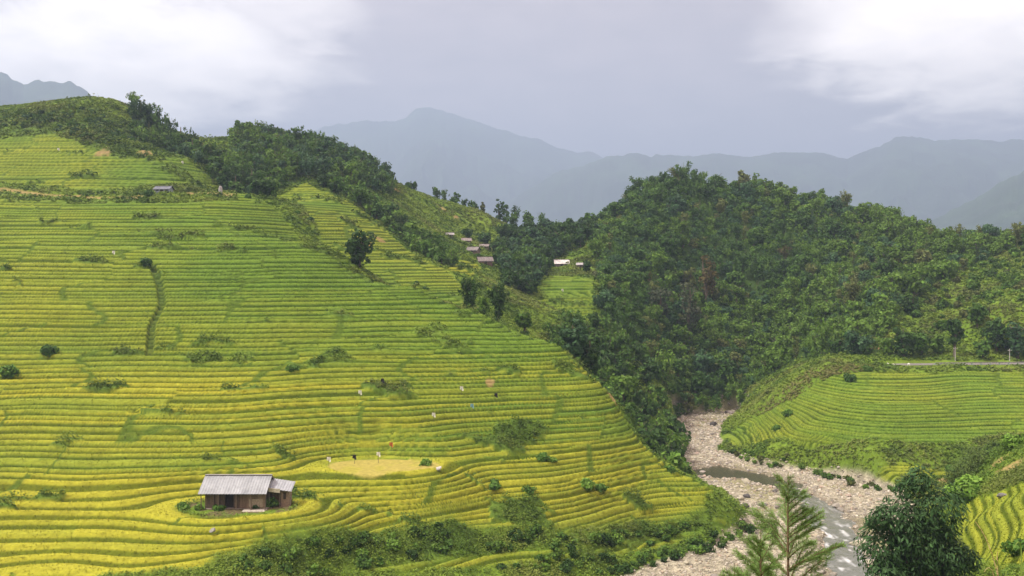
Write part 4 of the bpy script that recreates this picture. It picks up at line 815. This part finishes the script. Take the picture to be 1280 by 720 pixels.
PALE, GREYR, DARKR = (0.345, 0.318, 0.240), (0.25, 0.23, 0.195), (0.075, 0.07, 0.068)
BIG = [(893,532,(1.35,1.1,1.15),DARKR,'dark boulder on the edge of the upstream gravel'), (880,588,(1.7,1.1,.9),(.36,.33,.29),'smooth grey boulder at the left end of the pool'), (906,588,(.75,.6,.55),PALE,'leftmost of three pale stones standing in the pool'), (913,588,(.65,.5,.5),PALE,'middle of three pale stones standing in the pool'), (920,588,(.6,.5,.45),PALE,'rightmost of three pale stones standing in the pool'),
 (929,637,(2.0,1.1,.95),DARKR,'largest dark boulder on the grassy left river bank'), (934,621,(1.0,.7,.7),DARKR,'small dark boulder above the largest one on the left bank'), (952,632,(1.1,.8,.6),(.12,.11,.1),'dark grey boulder right of the largest dark one'), (973,635,(1.3,.8,.6),(.16,.14,.12),'flat dark boulder beside the stream behind the sapling'), (968,614,(.8,.6,.5),(.13,.12,.11),'dark stone between pool and rapids'),
 (1074,679,(2.3,1.4,.8),PALE,'long pale boulder on the right of the rapids'), (1086,691,(1.6,1.1,.75),(.36,.31,.25),'middle pale boulder in the stack by the rapids'), (1091,704,(1.9,1.2,.8),PALE,'lowest pale boulder by the dark near tree'), (1048,633,(1.2,.7,.5),GREYR,'flat stone on the right edge of the upper rapids'), (912,517,(1.6,1.2,.9),(.2,.17,.15),'dark brown block at the upstream end of the gravel'), (925,515,(1.2,.9,.8),(.16,.14,.13),'dark block at the foot of the right slope upstream'), (852,521,(1.3,1.,.8),PALE,'pale block at the wooded edge of the upstream gravel'), (1005,612,(.9,.6,.4),GREYR,'grey stone at the top of the rapids')]
for i, (px, py, s, c, lab) in enumerate(BIG):
    x, y = plane(px, py); boulder(x, y, s, c, lab, None, 300 + i, dz=0.15 * s[2], rz=rng.random())
B = darts(GRAVEL, 0.35, 1.15, 2600, 41, None, 3.0); B = B[(B[:, 1] < 240)]; B = B[rng.permutation(len(B))][:130]; _w = darts(GRAVEL, 0.45, 1.5, 9000, 42, lambda x, y: (line_dist(WATER, x, y) < 5.5) & (y < 168), 2.0); B = np.concatenate([B, _w[rng.permutation(len(_w))][:110]])
for i, (x, y, r_) in enumerate(B):
    c = np.array([PALE, GREYR, PALE, (0.36, 0.28, 0.22)][i % 4]) * (0.75 + 0.45 * rng.random()); boulder(x, y, (r_ * 0.85, r_ * (0.5 + 0.3 * rng.random()), r_ * 0.5), c, 'pale loose boulder lying on the gravel of the riverbed', 'loose boulders strewn over the riverbed', 400 + i, sub=2, dz=0.08 * r_, rz=rng.random() * 3)
def build_pebbles():
    lo, hi = GRAVEL.min(0), GRAVEL.max(0); n = 60000; y = np.exp(rng.random(n) * math.log(250 / lo[1]) + math.log(lo[1])); x = lo[0] + rng.random(n) * (hi[0] - lo[0]); k = sdf(GRAVEL, x, y) > -1.0; x, y = x[k], y[k]
    k = seen(x, y, 0.5) ; x, y = x[k], y[k]; n = len(x); z = ground(x, y); s = (0.07 + 0.26 * rng.random(n) ** 4) * np.clip(y / 140, 0.8, 1.5)
    V0, F0 = ICO[1]; sc3 = np.stack([s, s * (0.6 + 0.4 * rng.random(n)), s * (0.45 + 0.3 * rng.random(n))], 1); a = rng.random(n) * 6.283
    jit = 1 + 0.5 * (rng.random((n, len(V0), 1)) - 0.5); P = V0[None] * jit * sc3[:, None]; ca, sa = np.cos(a)[:, None], np.sin(a)[:, None]
    P = np.stack([P[..., 0] * ca - P[..., 1] * sa + x[:, None], P[..., 0] * sa + P[..., 1] * ca + y[:, None], P[..., 2] + z[:, None] + 0.03], -1)
    F = F0[None] + (np.arange(n) * len(V0))[:, None, None]; pal = np.array([PALE, (0.42, 0.385, 0.32), GREYR, (0.29, 0.235, 0.17), (0.20, 0.18, 0.16)]); C = pal[rng.choice(5, n, p=[.34, .3, .16, .13, .07])] * (0.75 + 0.5 * rng.random((n, 1)))
    o = new_mesh('gravel', P.reshape(-1, 3), F.reshape(-1, 3), M_ROCK, np.repeat(C, len(V0), 0)); tag(o, 'pebbles and cobbles of the riverbed', kind='stuff'); print('pebbles', n)
build_pebbles()
# ------------------------------------------------------------------ scarecrow rags and odd stones in the fields
def scarecrow(px, py, col, h, label):
    g = hit(px, py); z = float(ground(np.array([g[0]]), np.array([g[1]]))[0]); o = place('scarecrow', g[0], g[1], z, 0.3 * rng.random(), label, 'scarecrow')
    T = tube([(0, 0, -.3), (0.02, 0, h + .25)], [0.03, 0.025], BARK, 6); new_mesh('stake', T[0], T[1], M_BARK, T[2], parent=o)
    T = tube([(-.3, 0, h - .02), (.3, 0, h + .03)], [0.02, 0.018], BARK, 5); new_mesh('crossbar', T[0], T[1], M_BARK, T[2], parent=o)
    u, v = np.meshgrid(np.linspace(-.24, .24, 9), np.linspace(0, 1, 7)); wv = 0.10 * np.sin(u * 11 + v * 2) * v; P = np.stack([u * (1 - 0.2 * v + 0.25 * (v > .6)), -0.06 + wv, h + 0.02 - v * (0.55 + 0.12 * np.sin(u * 7))], -1).reshape(-1, 3)
    Q = P + [0, 0.12, 0]; ii = np.arange(63).reshape(7, 9); F = np.stack([ii[:-1, :-1], ii[:-1, 1:], ii[1:, 1:], ii[1:, :-1]], -1).reshape(-1, 4); new_mesh('rag', np.concatenate([P, Q]), np.concatenate([F, F[:, ::-1] + 63]), M_CLOTH, np.repeat(np.asarray(col)[None], 126, 0), parent=o)
WHITE, BLUE, ORANGE, BLACK = (0.78, 0.78, 0.76), (0.22, 0.42, 0.55), (0.55, 0.17, 0.05), (0.03, 0.03, 0.035)
for px, py, c, h, lab in ((450,499,WHITE,1.4,'white rag scarecrow on a mid terrace, left of the others in white'), (577,494,WHITE,1.3,'white rag scarecrow below the brown scar on the terraces'), (542,528,WHITE,1.3,'white rag scarecrow above the dark hedge by the curved terraces'), (473,571,WHITE,1.5,'largest white rag scarecrow behind the round straw paddy'), (411,576,WHITE,1.2,'small white rag scarecrow at the left end of the straw paddy'), (142,322,WHITE,1.3,'white rag scarecrow left of the narrow field gully'), (73,190,WHITE,1.5,'white rag scarecrow high on the left hill below the scrub'), (228,207,WHITE,1.5,'white rag scarecrow high on the hill near the red scar'), (703,369,WHITE,1.5,'white rag scarecrow in the valley rice patch'),
  (590,514,BLUE,1.4,'pale blue rag scarecrow on the right terraces'), (489,544,ORANGE,1.3,'orange rag scarecrow on the terraces above the straw paddy'), (478,488,BLACK,1.3,'black rag scarecrow near the white one on the mid terrace'), (620,505,BLACK,1.4,'black rag scarecrow right of the pale blue one'), (443,571,BLACK,1.2,'black rag scarecrow beside the straw paddy')):
    scarecrow(px, py, c, h, lab)
g = hit(549, 612); boulder(g[0], g[1], (0.5, 0.35, 0.42), (0.45, 0.43, 0.42), 'pale grey boulder standing in the yellow rice below the straw paddy', None, 601, dz=0.45)
g = hit(266, 677); boulder(g[0], g[1], (0.45, 0.35, 0.4), (0.26, 0.25, 0.24), 'grey boulder in the yellow rice below the farmhouse', None, 602, dz=0.5)
g = hit(275, 243); boulder(g[0], g[1], (0.6, 0.5, 1.5), (0.34, 0.33, 0.33), 'upright grey rock at the end of the dirt track', None, 603, dz=0.8)
g = hit(1252, 622); boulder(g[0], g[1], (0.6, 0.4, 0.4), (0.16, 0.155, 0.15), 'grey boulder in the yellow rice on the near right bank', None, 604, dz=0.15)
# ------------------------------------------------------------------ the near plants
def lobed_tree(name, px0, base_py, d, lobes, col, n, leaf, droop, label, trunk=True, depth=0.8, cat='tree'):
    x, y = at_depth(px0, d); z = float(ground(np.array([x]), np.array([y]))[0]); u = d / FPX; zc = lambda py: CAM_H - (py - HOR) * u - z
    root = place(name, x, y, z, 0, label, cat); ctr = np.array([((p - px0) * u, (rng.random() - .5) * depth * r_ * u * 1.6, zc(q)) for p, q, r_ in lobes]); rad = np.array([r_ * u * 0.9 for _, _, r_ in lobes])
    w = rad ** 2 / (rad ** 2).sum(); k = rng.choice(len(rad), n, p=w); dv = unit(rng.normal(size=(n, 3)) + [0, 0, .15]); rr = rad[k] * (0.45 + 0.62 * rng.random(n) ** 0.6)
    rr *= 0.8 + 0.5 * vnoise(dv[:, 0] * 3 + k * 3.1, dv[:, 1] * 3 + dv[:, 2] * 3, 5); c = ctr[k] + dv * rr[:, None]; tt = unit(dv * [1, 1, .2] + [0, 0, -droop] + 0.6 * rng.normal(size=(n, 3))); nn = unit(dv + [0, 0, .6] + .5 * rng.normal(size=(n, 3)))
    V, F, C = leaf_quads(c, nn, leaf * (.6 + .7 * rng.random(n)), vary(col, n, .35), 0.34, tt); new_mesh('crown', V, F, M_LEAF, C, parent=root)
    if trunk:
        P = [tube([(0, 0, -.4), (.1, .05, ctr[:, 2].mean() * .5), (.0, 0, ctr[:, 2].max() * .8)], [.16, .12, .04], BARK, 9)]
        for j in range(len(rad)): P.append(tube([(.05, 0, ctr[j][2] * .45), ctr[j] * [.5, .5, .75], ctr[j]], [.07, .05, .02], BARK, 6))
        T = join(P); new_mesh('trunk', T[0], T[1], M_BARK, T[2], parent=root, smooth=True)
lobed_tree('leafy_tree', 1145, 740, 58, [(1150,600,20),(1132,612,14),(1170,640,36),(1125,652,32),(1098,645,16),(1085,652,9),(1110,690,34),(1150,684,40),(1180,676,22),(1186,694,26),(1212,702,18),(1145,722,42),(1105,722,28),(1190,722,30)], (0.042, 0.090, 0.030), 13500, 0.19, .9, 'big dark drooping leafy tree on the near right river bank')
lobed_tree('feathery_tree', 1215, 625, 99, [(1212,590,24),(1230,600,22),(1200,606,18),(1222,575,16),(1240,612,14),(1190,598,10)], (0.080, 0.125, 0.030), 7500, 0.15, .7, 'bushy light green tree above the yellow rice on the right bank')
def conifer(px, top, d, vis, label, seed, blen):
    g = np.random.default_rng(seed); x, y = at_depth(px, d); z = float(ground(np.array([x]), np.array([y]))[0]); H = CAM_H - (top - HOR) / FPX * d - z
    root = place('conifer_sapling', x, y, z, 0, label, 'conifer'); T = tube([(0, 0, -.2), (.015, 0, H * .5), (.0, .01, H * .85), (0, 0, H)], [.055, .035, .016, .004], (0.13, 0.085, 0.05), 8); new_mesh('trunk', T[0], T[1], M_BARK, T[2], parent=root, smooth=True)
    BR, NE = [], []; t = 0.34
    def needles(path, dens, ln):
        seg = np.diff(path, axis=0); L_ = np.linalg.norm(seg, axis=1); m = max(int(L_.sum() * dens), 4); q = g.random(m) * L_.sum(); cum = np.concatenate([[0], np.cumsum(L_)]); i = np.clip(np.searchsorted(cum, q) - 1, 0, len(seg) - 1); f = (q - cum[i]) / L_[i]; p = path[i] + seg[i] * f[:, None]; ax = unit(seg[i]); r_ = unit(np.cross(ax, g.normal(size=(m, 3)))); dr = unit(ax * .9 + r_ * .85 + [0, 0, .15])
        s = ln * (.6 + .6 * g.random(m)); NE.append(leaf_quads(p + dr * s[:, None] * .9, r_ * .3 + np.cross(ax, r_), s, vary((0.135, 0.225, 0.065), m, .35) * (1 + 0.5 * f[:, None] * np.array([.6, .5, .1])), 0.075, dr))
    lead = np.array([(0, 0, H - .55), (0, 0, H)]); needles(lead, 110, .022)
    while t < min(H - .4, 3.6):
        for b in range(int(g.integers(3, 6))):
            a = g.random() * 6.283; ln = blen * (0.06 + 0.42 * t) * (.75 + .5 * g.random()); ln = min(ln, 1.3); h0 = H - t + .06 * g.normal(); up = 1.05 - .14 * t; k = np.linspace(0, 1, 7)[:, None]; path = np.concatenate([math.cos(a) * ln * k, math.sin(a) * ln * k, h0 + ln * (up * k - .10 * k ** 2 * t)], 1); BR.append(tube(path, np.linspace(.010, .003, 7) * (.6 + ln), (0.12, 0.085, 0.045), 5)); needles(path, 330, .042)
            for w in range(int(2 + ln * 13)):
                f = .25 + .7 * g.random(); p0 = path[0] * (1 - f) + path[-1] * f; a2 = a + (1 if w % 2 else -1) * (.5 + .5 * g.random()); l2 = ln * .38 * (1.15 - f) + .05; p1 = p0 + l2 * np.array([math.cos(a2), math.sin(a2), .35 + .3 * g.random()]); pp = np.stack([p0, (p0 + p1) / 2 + [0, 0, .01], p1]); BR.append(tube(pp, [.005, .004, .002], (0.11, 0.10, 0.04), 4)); needles(pp, 280, .038)
        t += .17 + .12 * g.random()
    T = join(BR); new_mesh('branch', T[0], T[1], M_BARK, T[2], parent=root); T = join(NE); new_mesh('needles', T[0], T[1], M_LEAF, T[2], parent=root)
conifer(985, 590, 15.0, 2, 'tall thin conifer sapling standing before the river rapids', 5, 1.0); conifer(951, 662, 14.2, 1, 'lower conifer sapling left of the tall one', 6, .9); conifer(918, 704, 14.6, 1, 'shortest conifer sapling tip at the bottom edge', 8, .8)
def reeds():
    x, y = at_depth(1268, 7.0); z = float(ground(np.array([x]), np.array([y]))[0]); root = place('reed_clump', x, y, z, 0, 'clump of arching reed grass with dry tan stems at the lower right corner', 'reeds'); u = 7.0 / FPX; W = lambda px, py: np.array([(px - 1268) * u, 0, CAM_H - (py - HOR) * u - z])
    def blade(a, b, c, w, col, nm, yy):
        t = np.linspace(0, 1, 14)[:, None]; p0 = np.array([0.1 * (rng.random() - .5), yy, 0]); P = [p0, W(*a), W(*b), W(*c)]; pth = ((1 - t) ** 3 * P[0] + 3 * (1 - t) ** 2 * t * P[1] + 3 * (1 - t) * t ** 2 * P[2] + t ** 3 * P[3]); pth[:, 1] += yy
        if nm == 'stem': T = tube(pth, np.linspace(.006, .0025, 14), col, 6); new_mesh('stem', T[0], T[1], M_BARK, T[2], parent=root, smooth=True); return
        ww = w * np.sin(np.linspace(.35, 1, 14) * np.pi) + .001; A = pth + np.stack([0 * ww, ww, ww * .2], 1); B = pth - np.stack([0 * ww, ww, -ww * .2], 1); k = np.arange(13); V = np.concatenate([A, B, pth - [0, 0, .004]]); F = np.concatenate([np.stack([k, k + 28, k + 29, k + 1], 1), np.stack([k + 28, k + 14, k + 15, k + 29], 1)]); new_mesh('blade', V, F, M_LEAF, np.repeat(np.asarray(col)[None], 42, 0), parent=root)
    blade((1268,760),(1250,690),(1219,652), .01, (0.40, 0.30, 0.15), 'stem', 0.0); blade((1262,740),(1246,700),(1252,692), .01, (0.36, 0.27, 0.13), 'stem', .05); blade((1250,720),(1240,690),(1226,712), .01, (0.34, 0.30, 0.12), 'stem', -.05)
    for a, b, c, w in (((1270,700),(1250,680),(1232,708),.012),((1275,690),(1290,650),(1266,690),.014),((1275,720),(1255,692),(1240,700),.01),((1262,720),(1300,690),(1278,702),.012),((1270,720),(1240,700),(1218,722),.012),((1280,700),(1300,670),(1310,700),.012),((1255,730),(1250,705),(1262,712),.011)): blade(a, b, c, w, (0.16, 0.22, 0.045), 'blade', .1 * (rng.random() - .5))
reeds()
# ------------------------------------------------------------------ valley haze
def build_haze():
    V = [(-13000, -60, -6), (13000, -60, -6), (13000, 13000, -6), (-13000, 13000, -6), (-13000, -60, HAZE_TOP), (13000, -60, HAZE_TOP), (13000, 13000, HAZE_TOP), (-13000, 13000, HAZE_TOP)]
    F = [(0, 3, 2, 1), (4, 5, 6, 7), (0, 1, 5, 4), (1, 2, 6, 5), (2, 3, 7, 6), (3, 0, 4, 7)]
    m = bpy.data.materials.new('haze'); m.use_nodes = True; t = m.node_tree; t.nodes.clear()
    out = N(t, 'ShaderNodeOutputMaterial'); v = N(t, 'ShaderNodeVolumePrincipled')
    v.inputs['Color'].default_value = (0.52, 0.70, 0.97, 1); v.inputs['Density'].default_value = HAZE_DENSITY; v.inputs['Anisotropy'].default_value = 0.15
    t.links.new(v.outputs[0], out.inputs['Volume'])
    o = new_mesh('haze', V, F, m); tag(o, 'pale blue haze filling the valley air', kind='stuff')
HAZE_TOP, HAZE_DENSITY = 1720.0, 0.00025
build_haze()
